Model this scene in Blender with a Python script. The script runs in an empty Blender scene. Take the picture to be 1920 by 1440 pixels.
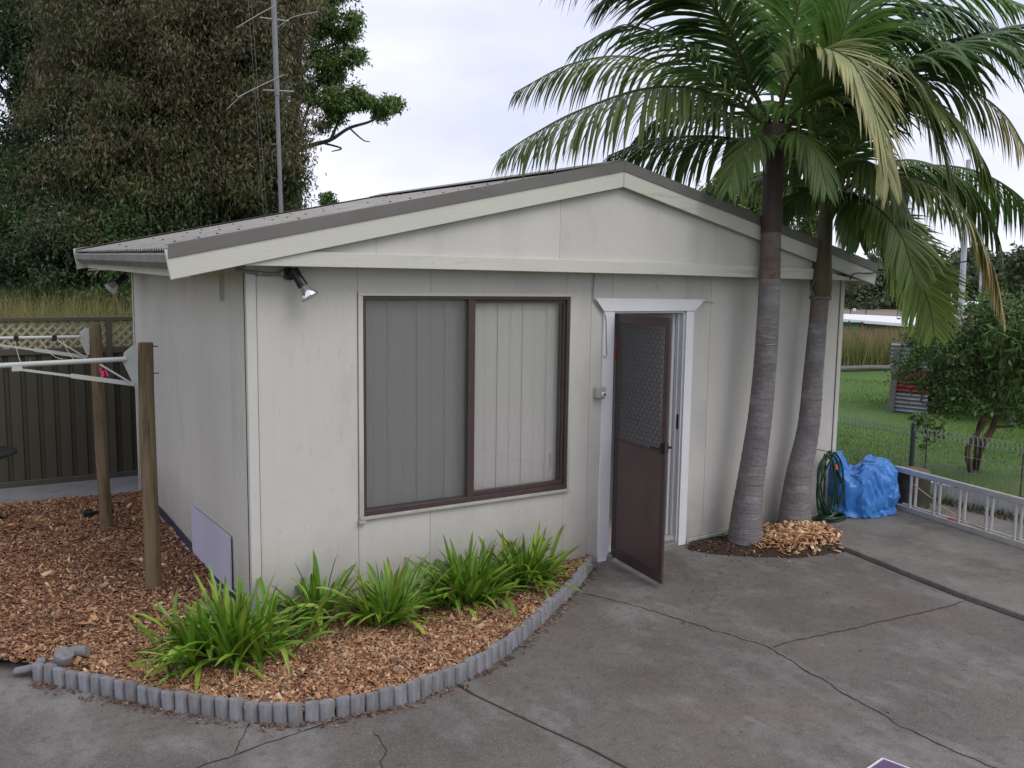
import bpy, bmesh, math, random
import numpy as np
from mathutils import Vector, Matrix, Euler, noise

random.seed(7)
rng = np.random.default_rng(11)
SC = bpy.context.scene
COL = SC.collection
R = math.radians

# ------------------------------------------------------------------ camera
cam_d = bpy.data.cameras.new('camera')
cam = bpy.data.objects.new('camera', cam_d)
COL.objects.link(cam)
cam_d.sensor_width = 36.0
cam_d.lens = 1647.244 / 1920 * 36.0
cam_d.clip_start = 0.05
cam_d.clip_end = 3000
yaw, pit, rol = R(32.2858), R(-6.5433), R(0.7936)
F = Vector((math.sin(yaw) * math.cos(pit), math.cos(yaw) * math.cos(pit), math.sin(pit)))
Rt = Vector((math.cos(yaw), -math.sin(yaw), 0))
Up = Rt.cross(F)
R2 = Rt * math.cos(rol) + Up * math.sin(rol)
U2 = -Rt * math.sin(rol) + Up * math.cos(rol)
m = Matrix((R2, U2, -F)).transposed().to_4x4()
m.translation = Vector((-1.5415, -5.5511, 2.2649))
cam.matrix_world = m
SC.camera = cam

# ------------------------------------------------------------------ world: overcast sky
SUN_EL, SUN_AZ = R(50), R(158)          # azimuth clockwise from +Y
w = bpy.data.worlds.new('World')
SC.world = w
w.use_nodes = True
nt = w.node_tree
nt.nodes.clear()
N = nt.nodes.new
out = N('ShaderNodeOutputWorld'); bg = N('ShaderNodeBackground')
sky = N('ShaderNodeTexSky'); sky.sky_type = 'NISHITA'; sky.sun_disc = False
sky.sun_elevation = SUN_EL; sky.sun_rotation = SUN_AZ
sky.air_density = 1.0; sky.dust_density = 2.0
tc = N('ShaderNodeTexCoord'); mp = N('ShaderNodeMapping')
mp.inputs['Scale'].default_value = (1.0, 1.0, 2.6)
n1 = N('ShaderNodeTexNoise'); n1.inputs['Scale'].default_value = 2.6; n1.inputs['Detail'].default_value = 6; n1.inputs['Roughness'].default_value = 0.5
cr = N('ShaderNodeValToRGB')
cr.color_ramp.elements[0].position = 0.32; cr.color_ramp.elements[0].color = (8.0, 8.5, 10.6, 1)
cr.color_ramp.elements[1].position = 0.66; cr.color_ramp.elements[1].color = (11.6, 11.6, 12.7, 1)
mx = N('ShaderNodeMix'); mx.data_type = 'RGBA'; mx.inputs['Factor'].default_value = 0.93
L = nt.links.new
L(tc.outputs['Generated'], mp.inputs['Vector']); L(mp.outputs['Vector'], n1.inputs['Vector'])
L(n1.outputs['Fac'], cr.inputs['Fac'])
L(sky.outputs['Color'], mx.inputs['A']); L(cr.outputs['Color'], mx.inputs['B'])
L(mx.outputs['Result'], bg.inputs['Color'])
bg.inputs['Strength'].default_value = 0.1
L(bg.outputs['Background'], out.inputs['Surface'])

sd = bpy.data.lights.new('sun', 'SUN'); sd.energy = 1.5; sd.angle = R(35); sd.color = (1, .96, .9)
so = bpy.data.objects.new('sun', sd); COL.objects.link(so)
sdir = Vector((math.sin(SUN_AZ) * math.cos(SUN_EL), math.cos(SUN_AZ) * math.cos(SUN_EL), math.sin(SUN_EL)))
so.rotation_euler = sdir.to_track_quat('Z', 'Y').to_euler()
so.location = (0, -8, 12)

SC.view_settings.view_transform = 'Standard'
SC.view_settings.look = 'None'
SC.view_settings.exposure = 0.0
SC.view_settings.gamma = 1.0
SC.view_settings.use_curve_mapping = False
SC.cycles.max_bounces = 6
SC.cycles.transparent_max_bounces = 12

# ------------------------------------------------------------------ materials
def mat(name, col, rough=0.7, var=0.15, scale=6.0, bump=0.0, bscale=60.0, metal=0.0, col2=None, stretch=None,
        spots=None, streaks=None, spec=0.35, vcol=False, trans=0.0, splash=False):
    """procedural material: base colour broken up by noise, optional stains, vertical streaks and fine relief"""
    m = bpy.data.materials.new(name); m.use_nodes = True
    t = m.node_tree; nd = t.nodes; lk = t.links.new
    b = nd['Principled BSDF']
    b.inputs['Roughness'].default_value = rough
    b.inputs['Metallic'].default_value = metal
    b.inputs['Specular IOR Level'].default_value = spec
    tc = nd.new('ShaderNodeTexCoord'); mp = nd.new('ShaderNodeMapping')
    lk(tc.outputs['Object'], mp.inputs['Vector'])
    if stretch: mp.inputs['Scale'].default_value = stretch
    n = nd.new('ShaderNodeTexNoise'); n.inputs['Scale'].default_value = scale; n.inputs['Detail'].default_value = 6
    n.inputs['Roughness'].default_value = .6
    lk(mp.outputs['Vector'], n.inputs['Vector'])
    mixn = nd.new('ShaderNodeMix'); mixn.data_type = 'RGBA'
    c = col; c2 = col2 or tuple(x * (1 - var) for x in c)
    c1 = c if col2 else tuple(x * (1 + var) for x in c)
    ramp = nd.new('ShaderNodeMapRange'); ramp.inputs['From Min'].default_value = .3; ramp.inputs['From Max'].default_value = .7
    lk(n.outputs['Fac'], ramp.inputs['Value']); lk(ramp.outputs['Result'], mixn.inputs['Factor'])
    mixn.inputs['A'].default_value = (*c1, 1); mixn.inputs['B'].default_value = (*c2, 1)
    cur = mixn.outputs['Result']
    if vcol:
        a = nd.new('ShaderNodeAttribute'); a.attribute_name = 'tint'
        mm = nd.new('ShaderNodeMix'); mm.data_type = 'RGBA'; mm.blend_type = 'MULTIPLY'; mm.inputs['Factor'].default_value = 1
        lk(cur, mm.inputs['A']); lk(a.outputs['Color'], mm.inputs['B']); cur = mm.outputs['Result']
    for (scol, sscale, lo, hi, amt, sst) in (spots or []):
        mp2 = nd.new('ShaderNodeMapping'); mp2.inputs['Scale'].default_value = sst or (1, 1, 1)
        mp2.inputs['Location'].default_value = (sscale * 3.1, 1.7, 4.2)
        lk(tc.outputs['Object'], mp2.inputs['Vector'])
        n2 = nd.new('ShaderNodeTexNoise'); n2.inputs['Scale'].default_value = sscale; n2.inputs['Detail'].default_value = 5
        n2.inputs['Roughness'].default_value = .62
        lk(mp2.outputs['Vector'], n2.inputs['Vector'])
        r2 = nd.new('ShaderNodeMapRange'); r2.inputs['From Min'].default_value = lo; r2.inputs['From Max'].default_value = hi
        r2.inputs['To Max'].default_value = amt
        lk(n2.outputs['Fac'], r2.inputs['Value'])
        m2 = nd.new('ShaderNodeMix'); m2.data_type = 'RGBA'
        lk(r2.outputs['Result'], m2.inputs['Factor']); lk(cur, m2.inputs['A']); m2.inputs['B'].default_value = (*scol, 1)
        cur = m2.outputs['Result']
    lk(cur, b.inputs['Base Color'])
    if splash:
        sx = nd.new('ShaderNodeSeparateXYZ'); lk(tc.outputs['Object'], sx.inputs['Vector'])
        mr = nd.new('ShaderNodeMapRange'); mr.inputs['From Min'].default_value = .10; mr.inputs['From Max'].default_value = .62
        mr.inputs['To Min'].default_value = 1; mr.inputs['To Max'].default_value = 0
        lk(sx.outputs['Z'], mr.inputs['Value'])
        ns = nd.new('ShaderNodeTexNoise'); ns.inputs['Scale'].default_value = 7; ns.inputs['Detail'].default_value = 7; ns.inputs['Roughness'].default_value = .7
        lk(tc.outputs['Object'], ns.inputs['Vector'])
        mq = nd.new('ShaderNodeMath'); mq.operation = 'MULTIPLY'; lk(mr.outputs[0], mq.inputs[0]); lk(ns.outputs['Fac'], mq.inputs[1])
        mw = nd.new('ShaderNodeMix'); mw.data_type = 'RGBA'; lk(mq.outputs[0], mw.inputs['Factor']); lk(cur, mw.inputs['A']); mw.inputs['B'].default_value = (.24, .215, .18, 1)
        cur = mw.outputs['Result']; lk(cur, b.inputs['Base Color'])
    if bump:
        n3 = nd.new('ShaderNodeTexNoise'); n3.inputs['Scale'].default_value = bscale; n3.inputs['Detail'].default_value = 4
        lk(mp.outputs['Vector'], n3.inputs['Vector'])
        bp = nd.new('ShaderNodeBump'); bp.inputs['Strength'].default_value = bump; bp.inputs['Distance'].default_value = .01
        lk(n3.outputs['Fac'], bp.inputs['Height']); lk(bp.outputs['Normal'], b.inputs['Normal'])
    if trans:
        tr = nd.new('ShaderNodeBsdfTranslucent'); lk(cur, tr.inputs['Color'])
        ms = nd.new('ShaderNodeMixShader'); ms.inputs['Fac'].default_value = trans
        lk(b.outputs['BSDF'], ms.inputs[1]); lk(tr.outputs['BSDF'], ms.inputs[2])
        lk(ms.outputs['Shader'], nd['Material Output'].inputs['Surface'])
    return m

def see_through(name, tint, gloss=.06, rough=.02, opac=0.0, ocol=(.1, .1, .1)):
    m = bpy.data.materials.new(name); m.use_nodes = True
    t = m.node_tree; nd = t.nodes; lk = t.links.new; nd.remove(nd['Principled BSDF'])
    tr = nd.new('ShaderNodeBsdfTransparent'); tr.inputs['Color'].default_value = (*tint, 1)
    g = nd.new('ShaderNodeBsdfGlossy'); g.inputs['Roughness'].default_value = rough
    fr = nd.new('ShaderNodeFresnel'); fr.inputs['IOR'].default_value = 1.45
    ml = nd.new('ShaderNodeMath'); ml.operation = 'MULTIPLY_ADD'; ml.inputs[1].default_value = .9; ml.inputs[2].default_value = gloss * .3
    lk(fr.outputs['Fac'], ml.inputs[0])
    d = nd.new('ShaderNodeBsdfDiffuse'); d.inputs['Color'].default_value = (*ocol, 1)
    m0 = nd.new('ShaderNodeMixShader'); m0.inputs['Fac'].default_value = opac
    lk(tr.outputs[0], m0.inputs[1]); lk(d.outputs[0], m0.inputs[2])
    ms = nd.new('ShaderNodeMixShader')
    lk(ml.outputs[0], ms.inputs['Fac']); lk(m0.outputs[0], ms.inputs[1]); lk(g.outputs[0], ms.inputs[2])
    lk(ms.outputs[0], nd['Material Output'].inputs['Surface'])
    return m

M = {}
M['wall'] = mat('cream_fibro_paint', (.522, .505, .462), .72, .035, 1.3, .12, 90, stretch=(1, 1, .5),
                spots=[((.37, .365, .34), 2.2, .50, .72, .50, (1, 1, .55)), ((.20, .205, .19), 26, .60, .76, .28, (1, 1, .35)),
                       ((.40, .39, .36), 14, .52, .8, .22, (1, 1, .08)), ((.18, .185, .175), 4.3, .66, .76, .35, None)], splash=True)
M['wall_b'] = mat('cream_fibro_paint_paler', (.535, .518, .475), .7, .03, 1.1, .12, 90, stretch=(1, 1, .5),
                  spots=[((.38, .37, .345), 1.7, .50, .72, .45, (1, 1, .5)), ((.20, .205, .19), 30, .60, .76, .25, (1, 1, .35)),
                         ((.41, .40, .37), 12, .52, .8, .22, (1, 1, .08)), ((.20, .205, .195), 3.7, .66, .76, .3, None)], splash=True)
M['trim'] = mat('cream_timber_paint', (.525, .515, .455), .55, .06, 3, .15, 80, stretch=(.3, 1, 1),
                spots=[((.20, .205, .17), 4.0, .56, .76, .5, (.4, 1, 3)), ((.1, .1, .09), 60, .67, .76, .5, None)])
M['white'] = mat('white_gloss_trim', (.70, .70, .71), .45, .04, 4, .05, 60, spots=[((.4, .4, .4), 9, .6, .8, .3, None)])
M['capping'] = mat('grey_brown_capping', (.150, .140, .130), .5, .12, 2.5, .1, 30, metal=.1,
                   spots=[((.30, .28, .27), 3.0, .64, .72, .5, (.4, 1, 2))])
M['roof'] = mat('weathered_pink_grey_roof', (.29, .27, .245), .6, .2, 3.5, .1, 40, metal=.1,
                spots=[((.05, .05, .04), 28, .63, .68, .9, None), ((.5, .47, .45), 3, .55, .7, .4, None)])
M['gutter'] = mat('grey_gutter', (.20, .20, .19), .5, .2, 3, 0, metal=.1, spots=[((.09, .09, .07), 7, .52, .7, .6, None)])
M['brown_alu'] = mat('brown_aluminium', (.070, .047, .046), .42, .12, 5, .05, 60, metal=.15, spots=[((.15, .12, .12), 12, .6, .8, .35, None)])
M['door_brown'] = mat('brown_door_panel', (.098, .062, .062), .42, .10, 2.2, .05, 40, spots=[((.035, .024, .022), 2.5, .5, .72, .5, None)])
M['blind'] = mat('pale_blind_fabric', (.86, .86, .85), .85, .05, 60, .25, 300)
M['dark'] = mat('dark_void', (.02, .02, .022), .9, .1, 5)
M['interior'] = mat('interior_lining', (.16, .15, .14), .9, .1, 3)
M['concrete'] = mat('driveway_concrete', (.132, .120, .108), .78, .17, 1.3, .5, 120,
                    spots=[((.24, .23, .22), 3.2, .50, .66, .55, (1, .55, 1)), ((.070, .063, .057), 1.3, .50, .68, .5, None), ((.06, .053, .048), 16, .50, .68, .45, None),
                           ((.125, .094, .068), .85, .52, .70, .35, None), ((.27, .26, .25), 75, .55, .68, .6, None), ((.035, .03, .028), 95, .55, .66, .6, None),
                           ((.33, .31, .30), 9.5, .66, .70, .22, (1, .4, 1))])
M['concrete2'] = mat('side_slab_concrete', (.165, .153, .136), .78, .16, 1.6, .5, 120,
                     spots=[((.055, .05, .042), 1.5, .48, .66, .6, None), ((.24, .22, .195), 3.5, .52, .68, .5, None), ((.07, .062, .055), 15, .52, .68, .4, None),
                            ((.28, .26, .24), 75, .56, .68, .5, None), ((.04, .036, .032), 95, .55, .66, .6, None)])
M['path'] = mat('path_concrete', (.19, .19, .19), .85, .12, 2, .3, 90, spots=[((.13, .12, .11), 3, .55, .7, .5, None)])
M['soil'] = mat('dark_soil', (.035, .024, .017), .95, .3, 9, .8, 60)
M['mulchbase'] = mat('mulch_under', (.10, .05, .028), .95, .35, 22, .9, 90)
M['crack'] = mat('crack_dirt', (.022, .020, .017), .95, .3, 20, spots=[((.04, .055, .02), 6, .55, .7, .6, None)])
M['chip'] = mat('wood_chip', (1, 1, 1), .8, .12, 40, .3, 150, vcol=True)
M['log'] = mat('grey_edging_log', (.185, .185, .20), .8, .25, 30, .5, 120, stretch=(1, 1, .12),
               spots=[((.10, .09, .07), 7, .5, .7, .6, None), ((.36, .36, .38), 14, .58, .75, .5, (1, 1, .2))])
M['log2'] = mat('paler_edging_log', (.205, .205, .225), .8, .25, 30, .5, 120, stretch=(1, 1, .12), spots=[((.13, .12, .10), 9, .5, .7, .6, None)])
M['log3'] = mat('browner_edging_log', (.165, .162, .168), .8, .3, 26, .5, 120, stretch=(1, 1, .12), spots=[((.07, .06, .04), 6, .45, .7, .6, None), ((.30, .30, .31), 12, .58, .75, .5, (1, 1, .2))])
M['strap'] = mat('strap_leaf', (1.12, 1.1, 1), .42, .06, 20, .1, 90, vcol=True, trans=.22, spec=.5)
M['leaf'] = mat('tree_leaf', (1.4, 1.4, 1.35), .55, .1, 3, vcol=True, trans=.25, spec=.3)
M['palmleaf'] = mat('palm_leaflet', (1.4, 1.4, 1.3), .45, .10, 8, vcol=True, trans=.36, spec=.45)
M['rachis'] = mat('frond_stalk', (.085, .075, .03), .6, .25, 6)
M['palmtrunk'] = mat('ringed_palm_trunk', (.165, .150, .152), .85, .14, 5, .7, 45, stretch=(1, 1, .6),
                     spots=[((.30, .285, .28), 5, .52, .68, .55, (1, 1, 1.6)), ((.075, .062, .06), 3.2, .5, .7, .5, None)])
M['palmring'] = mat('pale_leaf_scar', (.235, .22, .215), .85, .25, 14, .5, 60, spots=[((.12, .11, .11), 9, .44, .56, .85, None)])
M['palmnew'] = mat('tan_new_trunk', (.150, .108, .088), .8, .2, 8, .5, 40, stretch=(1, 1, 3), spots=[((.085, .055, .045), 9, .5, .65, .7, None), ((.15, .135, .135), 4, .46, .58, .8, None)])
M['shaft_red'] = mat('reddish_crownshaft', (.062, .040, .034), .6, .2, 5, .2, 30, stretch=(1, 1, .3), spots=[((.055, .065, .025), 2, .5, .7, .5, (1, 1, .3))])
M['shaft_green'] = mat('olive_crownshaft', (.075, .068, .03), .6, .2, 5, .2, 30, stretch=(1, 1, .3), spots=[((.08, .045, .035), 3, .5, .7, .6, (1, 1, .3))])
M['bark'] = mat('gum_bark', (.075, .062, .058), .9, .3, 6, .6, 30, stretch=(1, 1, .2))
M['barkbrown'] = mat('brown_bark', (.095, .06, .04), .9, .3, 8, .6, 40, stretch=(1, 1, .3))
M['lawn'] = mat('lawn', (.080, .150, .026), .95, .22, .9, .5, 40, col2=(.058, .118, .022), spots=[((.11, .12, .045), .6, .5, .7, .5, None), ((.03, .06, .014), 30, .5, .65, .5, None)])
M['grass'] = mat('grass_blade', (1, 1, 1), .7, .1, 5, vcol=True, trans=.2)
M['fence'] = mat('brown_sheet_fence', (.056, .051, .033), .55, .08, 2, .05, 50)
M['fencerail'] = mat('brown_fence_rail', (.072, .064, .046), .5, .08, 2)
M['lattice'] = mat('cream_lattice', (.30, .29, .22), .6, .08, 8)
M['post'] = mat('treated_pine_post', (.165, .122, .072), .85, .30, 16, .6, 60, stretch=(3, 3, .12),
                spots=[((.055, .038, .022), 22, .50, .66, .65, (1, 1, .10)), ((.05, .034, .02), 4, .60, .70, .7, (1, 1, .7)), ((.10, .105, .06), 3, .5, .7, .5, None)])
M['offwhite'] = mat('offwhite_powdercoat', (.42, .44, .41), .4, .05, 6)
M['cord'] = mat('grey_cord', (.42, .42, .40), .7, .05, 6)
M['pink'] = mat('pink_plastic', (.75, .05, .16), .4, .05, 6)
M['black'] = mat('black_plastic', (.012, .012, .014), .35, .2, 8)
M['silver'] = mat('silver_reflector', (.75, .75, .78), .16, .05, 6, metal=.9)
M['bulbglass'] = mat('frosted_bulb_face', (.5, .5, .48), .25, .1, 20)
M['board'] = mat('lavender_white_board', (.47, .46, .56), .6, .03, 4, spots=[((.25, .25, .25), 40, .68, .75, .5, None)])
M['plinth'] = mat('pale_concrete_plinth', (.36, .40, .38), .85, .15, 6, .3, 60)
M['membrane'] = mat('dark_blue_membrane', (.03, .03, .065), .5, .3, 8)
M['tarp'] = mat('blue_tarpaulin', (.040, .185, .52), .42, .12, 4, .3, 26, spots=[((.10, .27, .58), 7, .56, .66, .5, (1, 1, .6))], spec=.5)
M['hose'] = mat('green_hose', (.008, .045, .020), .3, .2, 6, spec=.5)
M['orange'] = mat('orange_fitting', (.6, .13, .03), .4, .1, 6)
M['alu'] = mat('ladder_aluminium', (.50, .49, .475), .42, .14, 9, .05, 60, metal=.4)
M['red'] = mat('red_plastic', (.45, .02, .03), .4, .1, 6)
M['rope'] = mat('yellow_rope', (.42, .36, .18), .8, .1, 20)
M['galv'] = mat('galvanised_wire', (.26, .29, .28), .5, .15, 8, metal=.2)
M['postgrey'] = mat('grey_metal_post', (.05, .06, .062), .5, .15, 8, metal=.2)
M['stump'] = mat('mossy_stump', (.045, .038, .030), .95, .4, 9, .9, 30, spots=[((.10, .085, .06), 5, .5, .65, .6, None), ((.03, .045, .015), 8, .5, .7, .5, None)])
M['stumptop'] = mat('pale_stump_top', (.13, .10, .075), .9, .3, 12, .6, 40)
M['paintboard'] = mat('white_edging_board', (.60, .62, .64), .6, .08, 5, spots=[((.25, .24, .2), 8, .55, .7, .6, None)])
M['iron'] = mat('corrugated_iron', (.27, .28, .31), .45, .2, 5, .1, 30, metal=.5, spots=[((.10, .07, .06), 4, .55, .7, .6, None)])
M['ironred'] = mat('red_painted_iron', (.20, .035, .035), .55, .25, 6, .1, 30, metal=.1)
M['greytimber'] = mat('grey_weathered_timber', (.155, .145, .14), .9, .2, 6, .4, 40, stretch=(2, 2, .2))
M['whiteroof'] = mat('far_white_roof', (.68, .69, .73), .5, .05, 1)
M['greencloth'] = mat('green_shade_cloth', (.07, .25, .16), .8, .1, 3)
M['pole'] = mat('pale_light_pole', (.40, .41, .46), .5, .06, 1)
M['dirt'] = mat('pale_dirt', (.20, .16, .13), .95, .15, .3)
M['purple'] = mat('purple_card', (.11, .06, .14), .5, .1, 6)
M['mast'] = mat('grey_mast_pipe', (.20, .205, .21), .45, .12, 8, metal=.4)
M['glass'] = see_through('window_glass', (.965, .955, .94), .02)
M['flyscreen'] = see_through('flyscreen_mesh', (.92, .92, .92), 0, .5, .27, (.12, .122, .125))
M['screenmesh'] = see_through('door_flyscreen_mesh', (.55, .55, .56), 0, .5, .35, (.05, .045, .05))
M['grille'] = mat('grey_brown_grille', (.13, .12, .13), .35, .1, 8, metal=.3)
M['litter'] = mat('dry_leaf_litter', (1, 1, 1), .8, .1, 8, vcol=True)

# ------------------------------------------------------------------ helpers
class MB:
    """collects boxes, bars, tubes and strips; build() links them as one mesh object"""
    def __init__(s): s.v = []; s.f = []; s.c = []
    def add(s, vs, fs, col=None):
        o = len(s.v); s.v += [tuple(v) for v in vs]; s.f += [tuple(i + o for i in f) for f in fs]
        s.c += [col or (1, 1, 1)] * len(vs) if not (col and isinstance(col, list)) else col
        return s
    def box(s, c, d, rot=None, col=None):
        h = [x / 2 for x in d]
        vs = [Vector((sx * h[0], sy * h[1], sz * h[2])) for sx in (-1, 1) for sy in (-1, 1) for sz in (-1, 1)]
        if rot is not None:
            mt = rot if isinstance(rot, Matrix) else Euler(rot).to_matrix()
            vs = [mt @ v for v in vs]
        vs = [v + Vector(c) for v in vs]
        return s.add(vs, [(0, 1, 3, 2), (4, 6, 7, 5), (0, 4, 5, 1), (2, 3, 7, 6), (0, 2, 6, 4), (1, 5, 7, 3)], col)
    def b2(s, lo, hi, col=None):
        return s.box([(a + b) / 2 for a, b in zip(lo, hi)], [abs(b - a) for a, b in zip(lo, hi)], None, col)
    def bar(s, a, b, wd, ht, col=None):
        a = Vector(a); b = Vector(b); d = b - a
        q = d.to_track_quat('X', 'Z').to_matrix()
        return s.box((a + b) / 2, (d.length, wd, ht), q, col)
    def tube(s, pts, r, n=8, col=None, cap=True, close=False):
        pts = [Vector(p) for p in pts]; k = len(pts)
        rs = r if isinstance(r, (list, tuple)) else [r] * k
        vs = []; prev = None
        for i, p in enumerate(pts):
            if close: t = pts[(i + 1) % k] - pts[i - 1]
            else: t = pts[min(i + 1, k - 1)] - pts[max(i - 1, 0)]
            t.normalize()
            if prev is None:
                a = t.orthogonal().normalized()
            else:
                a = (prev - t * prev.dot(t)).normalized()
            prev = a; b = t.cross(a)
            for j in range(n):
                th = 2 * math.pi * j / n
                vs.append(p + (a * math.cos(th) + b * math.sin(th)) * rs[i])
        fs = []
        for i in range(k if close else k - 1):
            i2 = (i + 1) % k
            for j in range(n):
                j2 = (j + 1) % n
                fs.append((i * n + j, i * n + j2, i2 * n + j2, i2 * n + j))
        if cap and not close:
            fs.append(tuple(range(n))[::-1]); fs.append(tuple((k - 1) * n + j for j in range(n)))
        return s.add(vs, fs, col)
    def prism(s, poly, ax, lo, hi, col=None):
        """poly of 2D points extruded along axis ax (0 x,1 y,2 z)"""
        def P3(p, v):
            if ax == 0: return (v, p[0], p[1])
            if ax == 1: return (p[0], v, p[1])
            return (p[0], p[1], v)
        n = len(poly)
        vs = [P3(p, lo) for p in poly] + [P3(p, hi) for p in poly]
        fs = [tuple(range(n)), tuple(range(2 * n - 1, n - 1, -1))] + [(i, i + n, (i + 1) % n + n, (i + 1) % n) for i in range(n)]
        return s.add(vs, fs, col)
    def build(s, name, m, parent=None, loc=(0, 0, 0), rot=None, smooth=False, bevel=0, vcol=False):
        me = bpy.data.meshes.new(name)
        me.from_pydata(s.v, [], s.f)
        if vcol:
            a = me.color_attributes.new('tint', 'FLOAT_COLOR', 'POINT')
            a.data.foreach_set('color', np.array([(*c[:3], 1) for c in s.c], dtype=np.float32).ravel())
        bm = bmesh.new(); bm.from_mesh(me)
        bmesh.ops.recalc_face_normals(bm, faces=bm.faces)
        if bevel:
            es = [e for e in bm.edges if len(e.link_faces) == 2 and e.calc_face_angle(0) > .5]
            bmesh.ops.bevel(bm, geom=es, offset=bevel, segments=1, affect='EDGES', clamp_overlap=True)
        bm.to_mesh(me); bm.free()
        if smooth:
            me.shade_smooth()
            me.set_sharp_from_angle(angle=R(40))
        if isinstance(m, str): m = M[m]
        me.materials.append(m)
        o = bpy.data.objects.new(name, me); COL.objects.link(o)
        o.location = loc
        if rot: o.rotation_euler = rot
        if parent: o.parent = parent
        return o

def tag(o, label=None, cat=None, group=None, kind=None):
    if label: o['label'] = label
    if cat: o['category'] = cat
    if group: o['group'] = group
    if kind: o['kind'] = kind
    return o

def empty(name, loc=(0, 0, 0), label=None, cat=None, group=None, kind=None):
    o = bpy.data.objects.new(name, None); COL.objects.link(o); o.location = loc; o.empty_display_size = .1
    return tag(o, label, cat, group, kind)

def npmesh(name, verts, faces, cols, m, parent=None, smooth=False, kind=None):
    """verts (n,3), faces (m,k) all same k, cols (n,3)"""
    me = bpy.data.meshes.new(name)
    n, k = faces.shape
    me.vertices.add(len(verts)); me.vertices.foreach_set('co', np.ascontiguousarray(verts, dtype=np.float32).ravel())
    me.loops.add(n * k); me.loops.foreach_set('vertex_index', np.ascontiguousarray(faces, dtype=np.int32).ravel())
    me.polygons.add(n); me.polygons.foreach_set('loop_start', np.arange(0, n * k, k, dtype=np.int32))
    me.polygons.foreach_set('loop_total', np.full(n, k, dtype=np.int32))
    if cols is not None:
        a = me.color_attributes.new('tint', 'FLOAT_COLOR', 'POINT')
        a.data.foreach_set('color', np.concatenate([cols, np.ones((len(cols), 1))], 1).astype(np.float32).ravel())
    me.update(calc_edges=True)
    me.materials.append(M[m])
    if smooth: me.shade_smooth()
    o = bpy.data.objects.new(name, me); COL.objects.link(o)
    if parent: o.parent = parent
    if kind: o['kind'] = kind
    return o

def rand_rot(n, tilt=1.0):
    """n orthonormal frames (u,v,w) with w random; tilt<1 keeps w near +Z"""
    w = rng.normal(size=(n, 3)) * np.array([tilt, tilt, 1]); w[:, 2] = np.where(tilt < 1, np.abs(w[:, 2]) + .3, w[:, 2])
    w /= np.linalg.norm(w, axis=1)[:, None]
    r = rng.normal(size=(n, 3)); u = np.cross(w, r); u /= np.linalg.norm(u, axis=1)[:, None]
    return u, np.cross(w, u), w

def catmull(pts, per=6):
    pts = [Vector(p) for p in pts]
    P = [pts[0] * 2 - pts[1]] + pts + [pts[-1] * 2 - pts[-2]]
    o = []
    for i in range(1, len(P) - 2):
        for k in range(per):
            t = k / per
            a, b, c, d = P[i - 1], P[i], P[i + 1], P[i + 2]
            o.append(.5 * ((2 * b) + (c - a) * t + (2 * a - 5 * b + 4 * c - d) * t * t + (3 * b - a - 3 * c + d) * t ** 3))
    o.append(P[-2]); return o

# ================================================================== GROUND
def sheet(name, poly, z, m, thick=0, parent=None, kind=None, bevel=0):
    b = MB()
    if thick: b.prism([p[:2] for p in poly], 2, z - thick, z)
    else: b.add([(p[0], p[1], z) for p in poly], [tuple(range(len(poly)))])
    o = b.build(name, m, parent, bevel=bevel)
    if kind: o['kind'] = kind
    return o

# lawn sheet to the horizon, gently broken up near the camera
gx = np.concatenate([[-900, -300, -80, -30], np.linspace(-12, 60, 73), [90, 200, 500, 1200]])
gy = np.concatenate([[-600, -150, -40], np.linspace(-12, 60, 73), [90, 200, 600, 1500]])
X, Y = np.meshgrid(gx, gy, indexing='ij')
Z = np.full(X.shape, -.06)
far = (X > 8) | (Y > 6)
Z += np.where(far, .035 * np.sin(X * .9) * np.cos(Y * .7) * (np.abs(X) < 60) * (np.abs(Y) < 60), 0)
V = np.stack([X, Y, Z], -1).reshape(-1, 3)
ni, nj = X.shape
idx = np.arange(ni * nj).reshape(ni, nj)
Fc = np.stack([idx[:-1, :-1], idx[1:, :-1], idx[1:, 1:], idx[:-1, 1:]], -1).reshape(-1, 4)
npmesh('lawn', V, Fc, None, 'lawn', smooth=True, kind='structure')

# driveway: slabs with a joint between them
step = [(4.866, -0.877, 0.000), (4.733, -1.522, 0.000), (4.640, -2.019, 0.000), (4.593, -2.507, 0.000), (4.50, -3.3, 0), (4.35, -5.2, 0), (4.2, -9, 0)]
joint = [(.70, -1.0, 0), (0.774, -1.514, 0.000), (0.886, -1.962, 0.000), (0.981, -2.295, 0.000), (1.027, -2.546, 0.000), (1.30, -3.6, 0), (1.62, -5.2, 0), (2.3, -9, 0)]
drive = empty('driveway', kind='structure')
jl = [(p[0] - .009, p[1]) for p in joint]; jr = [(p[0] + .009, p[1]) for p in joint]
sheet('concrete_slab', [(-8, -9), (-8, 3.9), (-1.0, 3.9), (-1.0, -.1), (-.3, -.8), (.70, -1.0)] + jl[1:], 0, 'concrete', .12, drive, bevel=.004)
mid = [(jr[0][0], .04), (4.9, .04)] + [(p[0] - .012, p[1]) for p in step] + jr[::-1][:-1]
sheet('concrete_slab', mid, 0.0, 'concrete', .12, drive, bevel=.004)
sheet('concrete_slab', [(p[0] + .012, p[1]) for p in step] + [(7.18, -9), (7.18, 5.2), (5.80, 5.2), (5.80, .045), (4.95, .045)], .032, 'concrete2', .15, drive, bevel=.006)
jb = MB(); 
for a, b in zip(joint[:-1], joint[1:]): jb.bar((a[0], a[1], -.03), (b[0], b[1], -.03), .03, .05)
for a, b in zip(step[:-1], step[1:]): jb.bar((a[0], a[1], -.03), (b[0], b[1], -.03), .04, .05)
jb.build('joint_fill', 'soil', drive)

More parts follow.
